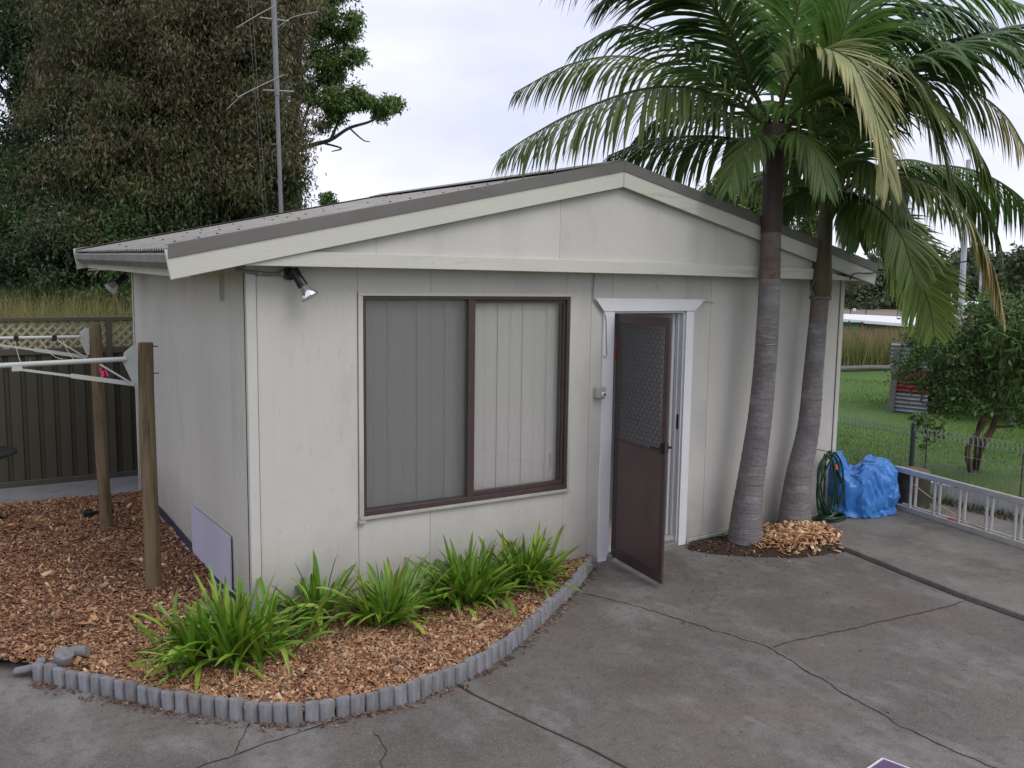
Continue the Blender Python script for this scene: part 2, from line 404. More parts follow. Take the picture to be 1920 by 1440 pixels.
def crack(pts, w0, w1, name='crack'):
    pts = catmull([(p[0], p[1], 0) for p in pts], 10)
    q = []
    for i, p in enumerate(pts):
        n = noise.noise(Vector((p.x * 9, p.y * 9, 1.3))) * .022 + noise.noise(Vector((p.x * 41, p.y * 41, 5))) * .016
        q.append(p + Vector((n, n * .6, 0)))
    vs = []; k = len(q)
    for i, p in enumerate(q):
        t = (q[min(i + 1, k - 1)] - q[max(i - 1, 0)]).normalized(); s = Vector((-t.y, t.x, 0))
        ww = (w0 + (w1 - w0) * i / k) * (.45 + .9 * abs(noise.noise(Vector((i * .37, 7.7, w0 * 90))))) * (1 if 1 < i < k - 2 else .3)
        vs += [p + s * ww, p - s * ww]
    b = MB(); b.add([(v[0], v[1], .0035) for v in vs], [(2 * i, 2 * i + 1, 2 * i + 3, 2 * i + 2) for i in range(k - 1)])
    return b.build(name, 'crack', drive)
crack([(2.236, -0.499, 0.000), (2.418, -0.894, 0.000), (2.555, -1.397, 0.000), (2.637, -1.704, 0.000), (2.682, -1.953, 0.000), (2.624, -2.307, 0.000), (2.564, -2.646, 0.000), (2.523, -2.998, 0.000), (2.530, -3.415, 0.000), (2.6, -4.2, 0)], .005, .0055)
crack([(2.682, -1.953, 0.000), (2.871, -1.940, 0.000), (3.235, -1.982, 0.000), (3.843, -2.036, 0.000), (4.212, -2.078, 0.000), (4.588, -2.090, 0.000)], .0045, .006)
crack([(0.096, -1.408, 0.000), (-0.189, -1.443, 0.000), (-0.546, -1.498, 0.000), (-0.697, -1.516, 0.000), (-1.2, -1.75, 0)], .005, .005)
crack([(-0.357, -1.205, 0.000), (-0.438, -1.332, 0.000), (-0.518, -1.487, 0.000)], .005, .003)
crack([(0.142, -1.615, 0.000), (0.109, -1.833, 0.000), (0.043, -1.958, 0.000), (0, -2.4, 0)], .003, .003)

# pale scratches worn into the concrete
# path in front of the back fence
sheet('path', [(-6, 4.22), (5.6, 4.30), (5.6, 5.10), (-6, 5.12)], .012, 'path', .1, kind='structure', bevel=.005)

# ------------------------------------------------------------------ garden bed
edge_pts = [(-1.246, -0.132, 0.000), (-1.162, -0.243, 0.000), (-0.860, -0.621, 0.000), (-0.663, -0.877, 0.000), (-0.335, -1.205, 0.000), (-0.150, -1.328, 0.000), (0.117, -1.393, 0.000), (0.417, -1.412, 0.000), (0.866, -1.321, 0.000), (1.291, -1.110, 0.000), (1.737, -0.811, 0.000), (2.253, -0.443, 0.000), (2.694, -0.080, 0.000)]
EP = catmull(edge_pts, 14)
def bed_h(x, y):
    h = .045 + .030 * noise.noise(Vector((x * 1.1, y * 1.1, 0))) + .012 * noise.noise(Vector((x * 4, y * 4, 3)))
    return h
left_edge = [(-6, 1.35), (-2.6, .55), (-1.9, .33), (-1.432, 0.137, 0.000), (-1.30, .0)]
poly = [(p[0], p[1]) for p in left_edge] + [(p.x, p.y) for p in EP] + [(2.74, .02), (.0, .02), (.0, 4.22), (-6, 4.22)]
PX_ = np.array([p[0] for p in poly]); PY_ = np.array([p[1] for p in poly])
def inside(px, py, QX=PX_, QY=PY_):
    c = np.zeros(np.shape(px), bool); j = len(QX) - 1
    for i in range(len(QX)):
        cond = ((QY[i] > py) != (QY[j] > py)) & (px < (QX[j] - QX[i]) * (py - QY[i]) / (QY[j] - QY[i] + 1e-12) + QX[i])
        c ^= cond; j = i
    return c
# base surface of the bed as a fine grid
def grid_surface(name, x0, x1, y0, y1, stp, test, hf, m, parent=None, kind=None):
    xs = np.arange(x0, x1 + stp, stp); ys = np.arange(y0, y1 + stp, stp)
    ids = {}; vs = []; fs = []
    ins = test(*np.meshgrid(xs, ys, indexing='ij'))
    def vid(i, j):
        if (i, j) not in ids:
            ids[(i, j)] = len(vs); vs.append((xs[i], ys[j], hf(xs[i], ys[j])))
        return ids[(i, j)]
    for i in range(len(xs) - 1):
        for j in range(len(ys) - 1):
            if ins[i, j] and ins[i + 1, j] and ins[i + 1, j + 1] and ins[i, j + 1]:
                fs.append((vid(i, j), vid(i + 1, j), vid(i + 1, j + 1), vid(i, j + 1)))
    return npmesh(name, np.array(vs), np.array(fs), None, m, parent, True, kind)
grid_surface('garden_bed', -5, 2.8, -1.5, 4.3, .05, inside, bed_h, 'mulchbase', kind='structure')

CH = np.array([(.36, .170, .085), (.26, .112, .058), (.45, .26, .14), (.15, .068, .040), (.55, .40, .24), (.21, .11, .068), (.38, .19, .09), (.11, .055, .036), (.27, .19, .13)])
def chips(n, xy, zf, lmin=.012, lmax=.045, tone=1.0, pale=0.0):
    u, v, wv = rand_rot(n, .55)
    Ls = rng.uniform(lmin, lmax, n) * rng.choice([1, 1, 1, 1.5], n); Ws = Ls * rng.uniform(.18, .6, n); Ts = rng.uniform(.0015, .005, n)
    c = np.concatenate([xy, zf[:, None]], 1)
    corners = []
    for sx, sy, sz in [(-1, -1, 1), (1, -.7, 1), (.8, 1, 1), (-1, .8, 1), (-1, -1, -1), (1, -.7, -1), (.8, 1, -1), (-1, .8, -1)]:
        corners.append(c + u * (sx * Ls / 2)[:, None] + v * (sy * Ws / 2)[:, None] + wv * (sz * Ts / 2)[:, None])
    Vv = np.stack(corners, 1).reshape(-1, 3)
    q = np.array([(0, 1, 2, 3), (0, 4, 5, 1), (1, 5, 6, 2), (2, 6, 7, 3), (3, 7, 4, 0)])
    Ff = (np.arange(n)[:, None, None] * 8 + q[None]).reshape(-1, 4)
    p = np.array([.20, .17, .12, .16, .05, .12, .10, .05, .03]); 
    p = p + pale * np.array([.5, 0, 1.2, 0, 1.2, 0, .6, 0, 0]); p /= p.sum()
    cc = CH[rng.choice(len(CH), n, p=p)] * rng.uniform(.75, 1.25, (n, 1)) * tone
    return Vv, Ff, np.repeat(cc, 8, 0)
def joinchunks(lst):
    V_, F_, C_ = [], [], []; o = 0
    for v, f, c in lst:
        V_.append(v); F_.append(f + o); C_.append(c); o += len(v)
    return np.concatenate(V_), np.concatenate(F_), np.concatenate(C_)
def noisef(x, y, s, sd=0):
    return np.array([noise.noise(Vector((a * s, b * s, sd))) for a, b in zip(x, y)])
pts = np.stack([rng.uniform(-3.4, 2.76, 150000), rng.uniform(-1.45, 4.2, 150000)], 1)
pts = pts[inside(pts[:, 0], pts[:, 1])]
# denser and paler at the front, finer and browner at the back
near = pts[:, 1] < .2
keep = near | (rng.random(len(pts)) < .72)
pts = pts[keep]
_y = .12 - pts[:, 1] + noisef(pts[:, 0], pts[:, 1], 1.7, 4) * .55
near = rng.random(len(pts)) < (1 / (1 + np.exp(-_y / .16))) * (1 / (1 + np.exp(-(pts[:, 0] + 1.02 + noisef(pts[:, 0], pts[:, 1], 2.2, 9) * .4) / .12)))
hz = np.array([bed_h(a, b) for a, b in pts])
A_ = pts[near]; B_ = pts[~near]
ex = np.stack([rng.uniform(-1.0, 2.7, 30000), rng.uniform(-1.42, .05, 30000)], 1); ex = ex[inside(ex[:, 0], ex[:, 1])]
exh = np.array([bed_h(a, b) for a, b in ex])
# keep chips off the outer side of the edging
hu = pts[rng.integers(0, len(pts), 9000)] ; huh = np.array([bed_h(a, b) for a, b in hu])
lst = [chips(len(hu), hu, huh + rng.uniform(.006, .02, len(hu)), .003, .012, .8, 0), chips(1100, hu[:1100], huh[:1100] + rng.uniform(.012, .026, 1100), .04, .07, .85, .1), chips(len(A_), A_, hz[near] + rng.uniform(0, .018, len(A_)), .012, .045, .94, .2),
       chips(len(ex), ex, exh + rng.uniform(.004, .022, len(ex)), .010, .038, .94, .2),
       chips(len(B_), B_, hz[~near] + rng.uniform(0, .016, len(B_)), .010, .036, .90, .05)]
Vv, Ff, Cc = joinchunks(lst)
tag(npmesh('bark_mulch', Vv, Ff, Cc, 'chip'), 'reddish brown wood chip mulch covering the garden bed beside the shed', 'mulch', kind='stuff')

# edging of half-log pickets
edging = empty('log_edging', (EP[0].x, EP[0].y, 0), 'low curved edging of weathered grey half logs around the mulch bed', 'garden edging')
d = 0; last = EP[0]; nxt = 0; k = 0
for i in range(1, len(EP)):
    seg = (EP[i] - EP[i - 1]); Ls = seg.length; tdir = seg.normalized()
    pos = 0
    while nxt <= d + Ls:
        p = EP[i - 1] + tdir * (nxt - d)
        wd = random.uniform(.036, .043); h = random.uniform(.096, .110)
        b = MB(); nrm = Vector((tdir.y, -tdir.x, 0))
        n = 10; prof = []
        for j in range(n + 1):
            th = math.pi * j / n
            prof.append(tdir * (math.cos(th) * wd) + nrm * (math.sin(th) * wd * .75))
        prof += [-tdir * wd * .98 - nrm * .012, tdir * wd * .98 - nrm * .012]
        lean = nrm * random.uniform(-.004, .008) + tdir * random.uniform(-.004, .004)
        m_ = len(prof)
        vs = [q + Vector((0, 0, -.03)) for q in prof] + [q + lean * .9 + Vector((0, 0, h - .006)) for q in prof] + [q * .86 + lean + Vector((0, 0, h + random.uniform(-.002, .002))) for q in prof]
        fs = [(j, (j + 1) % m_, (j + 1) % m_ + m_, j + m_) for j in range(m_)] + [(j + m_, (j + 1) % m_ + m_, (j + 1) % m_ + 2 * m_, j + 2 * m_) for j in range(m_)] + [tuple(range(2 * m_, 3 * m_))]
        b.add(vs, fs)
        sink = 0 if nxt > .1 else .0
        o = b.build('log', random.choice(['log', 'log2', 'log3']), edging, smooth=True)
        o.data.shade_smooth(); o.data.set_sharp_from_angle(angle=R(50))
        o.location = p - edging.location
        nxt += 2 * wd + random.uniform(.001, .004); k += 1
    d += Ls

def loose_log(p, rot, r, l, label, split=1.0):
    b = MB(); n = 14
    for zz in (0,):
        prof = [(math.cos(math.pi * 2 * j / n) * r, math.sin(math.pi * 2 * j / n) * r * split) for j in range(n)]
    rings = []
    for z, s in ((-l / 2, .9), (-l / 2 + .006, 1), (-l * .1, 1.02), (l / 2 - .006, 1), (l / 2, .9)):
        rings.append([(x * s + .002 * math.sin(z * 60 + x * 90), y * s, z) for x, y in prof])
    vs = [v for rg in rings for v in rg]
    fs = [(i * n + j, i * n + (j + 1) % n, (i + 1) * n + (j + 1) % n, (i + 1) * n + j) for i in range(4) for j in range(n)]
    fs += [tuple(range(n)), tuple(4 * n + j for j in range(n))]
    b.add(vs, fs); o = b.build('edging_log', 'log', None, p, rot, smooth=True)
    return tag(o, label, 'log', 'loose edging logs at the left end of the bed')
q = (-1.127, -0.133, 0.090); loose_log((q[0], q[1] + .02, .085), (R(28), R(12), 0), .052, .12, 'short fat grey log standing up at the left end of the edging')
q = (-1.052, -0.040, 0.070); loose_log((q[0] + .02, q[1], .085), (R(62), R(70), R(20)), .036, .11, 'grey log lying with its dark end showing beside the upright log')
q = (-1.292, -0.046, 0.040); loose_log((q[0], q[1], .045), (R(80), R(10), R(68)), .03, .15, 'splintered grey log lying flat at the far left tip of the edging', .7)
q = (-1.230, -0.051, 0.050); loose_log((q[0], q[1], .055), (R(35), R(-35), R(30)), .030, .12, 'leaning broken grey log next to the first edging log', .8)

# leaf litter along the edging and on the slabs
def litter(n, xy, z):
    u, v, wv = rand_rot(n, .35)
    Ls = rng.uniform(.012, .038, n); Ws = Ls * rng.uniform(.25, .5, n)
    c = np.concatenate([xy, z[:, None]], 1)
    P_ = [c - u * Ls[:, None] / 2, c + v * Ws[:, None] / 2, c + u * Ls[:, None] / 2, c - v * Ws[:, None] / 2]
    base = np.array([(.16, .075, .045), (.10, .05, .035), (.24, .14, .09), (.06, .04, .03)])
    return np.stack(P_, 1).reshape(-1, 3), np.arange(n * 4).reshape(n, 4), np.repeat(base[rng.integers(0, 4, n)] * rng.uniform(.7, 1.3, (n, 1)), 4, 0)
pp = []
for i in range(900):
    j = random.randrange(1, len(EP) - 1); p = EP[j]; t = (EP[j + 1] - EP[j - 1]).normalized(); nr = Vector((t.y, -t.x, 0))
    e = abs(random.gauss(0, .035)) + .03
    qq = p + nr * e + t * random.uniform(-.04, .04); pp.append((qq.x, qq.y))
for i in range(70): pp.append((random.uniform(-.9, 4.4), random.uniform(-3.6, -.6)))
for i in range(120): pp.append((random.uniform(3.0, 5.2), random.gauss(-.75, .18)))
pp = np.array(pp); pp = pp[~inside(pp[:, 0], pp[:, 1])]
Vv, Ff, Cc = litter(len(pp), pp, rng.uniform(.005, .012, len(pp)))
tag(npmesh('leaf_litter', Vv, Ff, Cc, 'litter'), 'scattered dry leaves and bark crumbs along the edging and driveway', 'leaf litter', kind='stuff')

# ------------------------------------------------------------------ strap-leaved plants
def strap_clump(c, spread, n, lmin, lmax, label, seed, lean=(0, 0)):
    rd = random.Random(seed)
    root = empty('strap_leaf_plant', (c[0], c[1], .04), label, 'plant', 'strap leaved plants in the mulch bed')
    for i in range(n):
        a = rd.uniform(0, 2 * math.pi); rr = abs(rd.gauss(0, .5)) * spread
        rr = min(rr, spread)
        base = Vector((math.cos(a) * rr, math.sin(a) * rr * .6, rd.uniform(-.01, .01)))
        az = a + rd.gauss(0, 1.0) if rr > spread * .25 else rd.uniform(0, 2 * math.pi)
        el = R(rd.triangular(18, 86, 60)); Ln = rd.uniform(lmin, lmax); wd = rd.uniform(.011, .0185)
        dr = Vector((math.cos(az) * math.cos(el) + lean[0], math.sin(az) * math.cos(el) + lean[1], math.sin(el))).normalized()
        sgs = 7; sag = rd.uniform(.06, .28) if el < R(70) else rd.uniform(.03, .16)
        if rd.random() < .16: sag += .45
        side = dr.cross(Vector((0, 0, 1))).normalized(); p = base.copy(); stp = Ln / sgs
        tone = rd.uniform(.72, 1.2); ye = rd.random()
        mid = Vector((.125, .265, .024)) * tone if ye > .30 else Vector((.25, .36, .045)) * tone
        basec = Vector((.08, .19, .02)) * tone; tipc = rd.choice([Vector((.24, .27, .06)), Vector((.10, .05, .03)), Vector((.10, .05, .03)), Vector((.17, .27, .04)), mid])
        vs = []; cs = []; tw = rd.uniform(-.5, .5)
        for s in range(sgs + 1):
            t = s / sgs
            wl = wd * (min(1, .55 + 1.2 * t) if t < .7 else max(.02, 1 - ((t - .7) / .3) ** 2.0))
            sd_ = (side * math.cos(tw * t) + side.cross(dr) * math.sin(tw * t)).normalized(); up = sd_.cross(dr).normalized()
            if up.z < 0: up = -up
            vs += [p + sd_ * wl + up * wl * .45, p.copy(), p - sd_ * wl + up * wl * .45]
            cc = basec.lerp(mid, min(1, t * 2.5)) if t < .8 else mid.lerp(tipc, (t - .8) / .2)
            cs += [tuple(cc), tuple(cc * .82), tuple(cc)]
            dr = (dr + Vector((0, 0, -1)) * sag * (.25 + t * .8)).normalized()
            p = p + dr * stp
            if (root.location.z + p.z) < .03: p.z = .03 - root.location.z
        b = MB(); fs = []
        for s in range(sgs):
            for e in (0, 1): fs.append((s * 3 + e, s * 3 + e + 1, s * 3 + e + 4, s * 3 + e + 3))
        b.add(vs, fs, cs)
        b.build('leaf', 'strap', root, smooth=True, vcol=True)
    return root
strap_clump((-.24, -.46), .42, 270, .30, .52, 'largest clump of bright green strap leaves, at the left below the shed corner', 1)
strap_clump((.36, -.20), .12, 60, .30, .48, 'thin low clump of strap leaves between the two bigger left clumps', 2)
strap_clump((.74, -.47), .17, 120, .30, .52, 'fan shaped clump of strap leaves in the middle of the row', 3)
strap_clump((1.38, -.40), .22, 150, .30, .52, 'broad arching clump of strap leaves under the window', 4)
strap_clump((1.92, -.30), .22, 150, .28, .49, 'rightmost clump of strap leaves leaning over the log edging', 5, (.12, -.05))

# ================================================================== SHED
W_, L_ = 5.76, 4.19
shed = empty('shed', (0, 0, 0), 'cream fibro shed with low gable roof, brown window and open screen door', 'shed')
ZT = 2.40
wx0, wx1, wz0, wz1 = .745, 2.493, .651, 2.181
dx0, dx1 = 2.918, 3.695
TH = .09
def panel(lo, hi, m='wall', name='wall_panel'):
    b = MB(); b.b2(lo, hi); return b.build(name, m, shed, bevel=.0015)
g = .0011
js = [0.0528, 0.732, 1.282, 2.465, 2.697, 3.997, 4.803, 5.71]
def fp(x0, x1, z0, z1, m='wall'): panel((x0 + g, 0, z0), (x1 - g, .008, z1), m)
fp(.056, .732, .03, ZT)
fp(.732, 1.282, .03, wz0 - .002, 'wall_b'); fp(1.282, 2.465, .03, wz0 - .002)
fp(.732, 1.282, wz1 + .002, ZT, 'wall_b'); fp(1.282, 2.465, wz1 + .002, ZT)
fp(2.465, 2.697, .03, ZT, 'wall_b'); fp(2.697, dx0 - .01, .03, ZT)
fp(dx0 - .01, dx1 + .01, 2.06, ZT, 'wall_b')
fp(dx1 + .01, 3.997, .05, ZT); fp(3.997, 4.803, .05, ZT, 'wall_b'); fp(4.803, 5.71, .05, ZT)
# framing behind the sheets (closes the joints) and the room inside
b = MB()
for lo, hi in [((.0, .009, .0), (wx0, TH, ZT)), ((wx0, .009, 0), (wx1, TH, wz0)), ((wx0, .009, wz1), (wx1, TH, ZT)), ((wx1, .009, 0), (dx0 - .01, TH, ZT)),
               ((dx0 - .01, .009, 2.06), (dx1 + .01, TH, ZT)), ((dx1 + .01, .009, 0), (W_, TH, ZT))]: b.b2(lo, hi)
b.b2((.009, TH, 0), (TH, L_ - .009, ZT)); b.b2((W_ - TH, TH, 0), (W_ - .009, L_ - .009, ZT)); b.b2((.01, L_ - TH, 0), (W_ - .01, L_ - .009, ZT))
b.b2((.02, .1, ZT - .05), (W_ - .02, L_ - .1, ZT - .02)); b.b2((.02, .02, -.02), (W_ - .02, L_ - .02, .09))
b.build('inner_frame', 'wall', shed)
# side walls
sj = [0.03, .448, 1.698, 3.085, L_]
for i, (a, c) in enumerate(zip(sj[:-1], sj[1:])):
    panel((0, a + g, .06), (.008, c - g, ZT), 'wall_b' if i % 2 else 'wall')
for a, c in zip([0.03, 1.4, 2.8], [1.4, 2.8, L_]):
    panel((W_ - .008, a + g, .06), (W_, c - g, ZT))
for a, c in zip([.0, 1.2, 2.4, 3.6, 4.8], [1.2, 2.4, 3.6, 4.8, W_]):
    panel((a + g, L_ - .008, .06), (c - g, L_, ZT))
# corner strips
b = MB(); b.b2((-.012, -.012, .03), (.052, -.001, ZT)); b.b2((-.012, -.0005, .03), (-.001, .03, ZT)); b.build('corner_strip', 'wall_b', shed, bevel=.003)
b = MB(); b.b2((W_ - .045, -.012, .03), (W_ + .012, -.001, ZT)); b.b2((W_ + .001, -.0005, .03), (W_ + .012, .03, ZT)); b.build('corner_strip', 'wall_b', shed, bevel=.003)
b = MB(); b.b2((-.012, L_ - .03, .03), (-.001, L_ + .012, ZT)); b.build('corner_strip', 'wall_b', shed, bevel=.003)
b = MB(); b.b2((.732, -.004, .09), (.742, -.0005, wz0 - .04)); b.build('joint_strip', 'wall_b', shed)
b = MB(); b.b2((2.46, -.004, .09), (2.47, -.0005, wz0 - .04)); b.build('joint_strip', 'wall_b', shed)
# plinth and membrane
b = MB(); b.b2((-.035, -.0, -.05), (-.001, L_ - .8, .055)); b.build('plinth', 'plinth', shed, bevel=.004)
b = MB(); b.b2((dx1 + .1, -.02, -.05), (W_, -.001, .05)); b.build('plinth', 'plinth', shed, bevel=.004)
b = MB()
y = .05; i = 0
while y < 3.2:
    l = random.uniform(.35, .6); b.box((-.013 - .003 * (i % 2), y + l / 2, .085 + random.uniform(-.006, .006)), (.008, l + .04, .075), (0, R(6), 0)); y += l; i += 1
b.build('damp_course', 'membrane', shed)
# leaning cover board on the side wall
b = MB(); b.add([(-.012, .485, .10), (-.012, 1.665, .06), (-.012, 1.665, .452), (-.012, .485, .495), (-.022, .485, .10), (-.022, 1.665, .06), (-.022, 1.665, .452), (-.022, .485, .495)],
              [(0, 1, 2, 3), (4, 7, 6, 5), (0, 4, 5, 1), (1, 5, 6, 2), (2, 6, 7, 3), (3, 7, 4, 0)])
b.build('cover_board', 'board', shed)
b = MB(); b.b2((-.02, .56, 2.12), (-.001, .585, 2.30)); b.tube([(-.026, .572, 2.11), (-.026, .572, 2.31)], .005, 6); b.build('wall_bracket', 'wall', shed)

# gable
AX = 2.815; sl = .2245
zr = lambda x, top=3.188: top - sl * abs(x - AX)
gb = .03
def gable(yf, sgn):
    js2 = [-.42, .799, 2.267, 3.877, 6.05]
    for i, (a, c) in enumerate(zip(js2[:-1], js2[1:])):
        a += g; c -= g
        zb = 2.395
        def top(x): return zr(x, 3.10)
        poly = [(a, zb), (c, zb), (c, max(zb + .002, top(c)))]
        if a < AX < c: poly.append((AX, top(AX)))
        poly.append((a, max(zb + .002, top(a))))
        b = MB(); b.prism(poly, 1, yf, yf + sgn * .008); b.build('gable_panel', 'wall_b' if i % 2 else 'wall', shed)
gable(-.16, 1)
b = MB(); b.b2((-.02, -.158, 2.353), (5.78, .0085, 2.366)); b.build('soffit', 'wall', shed)
b = MB(); b.prism([(-.35, 2.40), (5.95, 2.40), (AX, 3.09)], 1, -.148, -.12); b.build('gable_backing', 'interior', shed)
# horizontal trim board across the gable foot
b = MB(); b.prism([(-.216, 2.348), (1.2, 2.352), (3.2, 2.350), (5.79, 2.331), (5.077, 2.436), (3.2, 2.448), (.186, 2.443)], 1, -.196, -.1605); b.build('trim_board', 'trim', shed, bevel=.003)
# barge boards + capping
def barge(y0, y1, lx=-.524, rx=5.97):
    for s in (0, 1):
        if s == 0:
            poly = [(lx, zr(lx) - .012), (lx + .03, zr(lx) - .182), (AX - .002, zr(AX) - .182), (AX - .002, zr(AX) - .012)]
        else:
            poly = [(AX + .002, zr(AX) - .012), (AX + .002, zr(AX) - .182), (rx - .03, zr(rx) - .182), (rx, zr(rx) - .012)]
        b = MB(); b.prism(poly, 1, y0, y1); b.build('barge_board', 'trim', shed, bevel=.003)
barge(-.216, -.197); barge(L_ + .12, L_ + .14)
def capping(y0, y1, sg):
    for s in (0, 1):
        xs = [-.505, AX - .001] if s == 0 else [AX + .001, 5.96]
        b = MB()
        b.prism([(xs[0], zr(xs[0]) - .064), (xs[1], zr(xs[1]) - .064), (xs[1], zr(xs[1]) + .012), (xs[0], zr(xs[0]) + .012)], 1, y0 - sg * .008, y0 - sg * .003)
        b.prism([(xs[0], zr(xs[0]) + .0125), (xs[1], zr(xs[1]) + .0125), (xs[1], zr(xs[1]) + .0165), (xs[0], zr(xs[0]) + .0165)], 1, y0 - sg * .008, y0 + sg * .10)
        b.build('barge_capping', 'capping', shed, bevel=.001)
capping(-.216, 0, 1); capping(L_ + .14, 0, -1)
# corrugated roof sheets
def roofsheet(ya, yb, s):
    n = int(round((yb - ya) / .076 * 8)); vs = []; xe = -.500 if s == 0 else 6.0
    rows = [AX, (AX + xe) / 2, xe]
    for x in rows:
        for i in range(n + 1):
            y = ya + (yb - ya) * i / n
            vs.append((x, y, zr(x, 3.176) + .0095 * math.cos(2 * math.pi * y / .076)))
    fs = []
    for r_ in range(2):
        for i in range(n):
            fs.append((r_ * (n + 1) + i, r_ * (n + 1) + i + 1, (r_ + 1) * (n + 1) + i + 1, (r_ + 1) * (n + 1) + i))
    b = MB(); b.add(vs, fs); o = b.build('roof_sheet', 'roof', shed, smooth=True)
    md = o.modifiers.new('thick', 'SOLIDIFY'); md.thickness = .0015
y = -.19; 
while y < L_ + .10:
    for s in (0, 1): roofsheet(y, min(y + .762, L_ + .13), s)
    y += .762
b = MB()
for yy in (-.06, .75, 1.9, 3.1, 4.15):
    for k_ in range(22):
        for sg_ in (-1, 1):
            if random.random() < .4: continue
            xx = AX + sg_ * (.18 + k_ * .145); b.box((xx + random.uniform(-.02, .02), yy + random.uniform(-.03, .03), zr(xx, 3.176) + .012 + .020 * (yy + .2)), (.015, .015, .006))
o = b.build('roof_screws', 'crack', shed); o['kind'] = 'stuff'
b = MB(); b.prism([(AX - .16, zr(AX - .16) + .018), (AX, 3.215), (AX + .16, zr(AX + .16) + .018), (AX + .16, zr(AX + .16) + .014), (AX, 3.21), (AX - .16, zr(AX - .16) + .014)], 1, -.2, L_ + .13); b.build('ridge_cap', 'capping', shed)
# fascia + gutters
for sx, xe in ((1, -.425), (-1, 5.92)):
    b = MB(); b.b2((xe + sx * .02, -.19, zr(xe) - .19), (xe + sx * .04, L_ + .118, zr(xe) - .03)); b.build('fascia_board', 'trim', shed)
    prof = [(xe + sx * .018, zr(xe) - .045), (xe + sx * .018, zr(xe) - .125), (xe - sx * .05, zr(xe) - .140), (xe - sx * .085, zr(xe) - .105), (xe - sx * .09, zr(xe) - .06), (xe - sx * .082, zr(xe) - .052), (xe - sx * .086, zr(xe) - .06), (xe - sx * .078, zr(xe) - .10), (xe - sx * .046, zr(xe) - .132), (xe + sx * .012, zr(xe) - .118), (xe + sx * .012, zr(xe) - .045)]
    b = MB(); b.prism(prof, 1, -.1965, L_ + .12); b.build('gutter', 'gutter', shed)
b = MB(); b.prism([(xe_, zr(-.5) + dz_) for xe_, dz_ in ((-.407, -.045), (-.407, -.125), (-.475, -.140), (-.508, -.105), (-.512, -.06))], 1, -.1962, -.190); b.build('gutter_stop_end', 'gutter', shed)
b = MB(); b.prism([(-.525, 2.46), (-.50, 2.30), (-.37, 2.34), (-.37, 2.49)], 1, L_ + .121, L_ + .142); b.build('gutter_end', 'trim', shed)
b = MB(); b.b2((-.40, -.02, 2.335), (-.013, L_ + .10, 2.343)); b.build('eave_lining', 'wall', shed)

# the roof climbs slightly towards its rear end
for o in list(shed.children):
    nm = o.name.split('.')[0]
    if nm in ('roof_sheet', 'gutter', 'ridge_cap', 'fascia_board'):
        for v in o.data.vertices: v.co.z += .020 * (v.co.y + .2)
    elif nm in ('barge_board', 'barge_capping', 'gutter_end') and o.data.vertices[0].co.y > 2:
        for v in o.data.vertices: v.co.z += .087
# window ---------------------------------------------------------------
win = empty('window', (wx0, 0, wz0)); win.parent = shed
def wp(name, m, *boxes, bevel=.002):
    b = MB()
    for lo, hi in boxes: b.b2([a - o for a, o in zip(lo, (wx0, 0, wz0))], [a - o for a, o in zip(hi, (wx0, 0, wz0))])
    return b.build(name, m, win, bevel=bevel)
c0 = .036
wp('cover_strip', 'wall_b', ((wx0 - .012, -.016, wz1 - .014), (wx1 + .012, -.001, wz1 + .012)), ((wx0 - .012, -.014, wz0 - .0), (wx0 + .022, -.001, wz1 - .0145)),
   ((wx1 - .006, -.014, wz0), (wx1 + .012, -.001, wz1 - .0145)), ((wx0 - .012, -.028, wz0 - .022), (wx1 + .012, -.001, wz0 - .001)))
wp('sill_block', 'wall_b', ((wx0 - .02, -.034, wz0 - .045), (wx0 + .03, -.002, wz0 - .0235)))
fx0, fx1, fz0, fz1 = wx0 + .024, wx1 - .008, wz0 + .002, wz1 - .016
wp('frame', 'brown_alu', ((fx0, -.006, fz1 - .022), (fx1, .06, fz1)), ((fx0, -.012, fz0), (fx1, .06, fz0 + .034)), ((fx0, -.006, fz0 + .0345), (fx0 + .022, .06, fz1 - .0225)), ((fx1 - .026, -.006, fz0 + .0345), (fx1, .06, fz1 - .0225)))
wp('mullion', 'brown_alu', ((1.583, -.008, fz0 + .035), (1.640, .052, fz1 - .023)))
wp('sash', 'brown_alu', ((1.641, .012, fz0 + .035), (fx1 - .0265, .04, fz0 + .068)), ((1.641, .012, fz1 - .045), (fx1 - .0265, .04, fz1 - .023)), ((fx1 - .045, .012, fz0 + .069), (fx1 - .0265, .04, fz1 - .046)))
wp('pane', 'glass', ((fx0 + .02, .034, fz0 + .034), (1.585, .037, fz1 - .022)), bevel=0)
wp('pane', 'glass', ((1.641, .024, fz0 + .067), (fx1 - .04, .027, fz1 - .044)), bevel=0)
b = MB(); b.add([(fx0 + .022 - wx0, .010, fz0 + .036 - wz0), (1.582 - wx0, .010, fz0 + .036 - wz0), (1.582 - wx0, .010, fz1 - .024 - wz0), (fx0 + .022 - wx0, .010, fz1 - .024 - wz0)], [(0, 1, 2, 3)])
b.build('insect_screen', 'flyscreen', win)
wp('reveal', 'white', ((wx0 + .005, .091, wz0 - .03), (wx1 - .005, .14, wz0 - .002)), ((wx1 - .01, .061, wz0), (wx1 + .02, .30, wz1)), ((wx0 - .02, .061, wz0), (wx0 + .01, .16, wz1)))
wp('headrail', 'white', ((wx0 + .03, .10, wz1 - .05), (wx1 - .03, .14, wz1 - .005)))
xs_ = wx0 + .085; i = 0
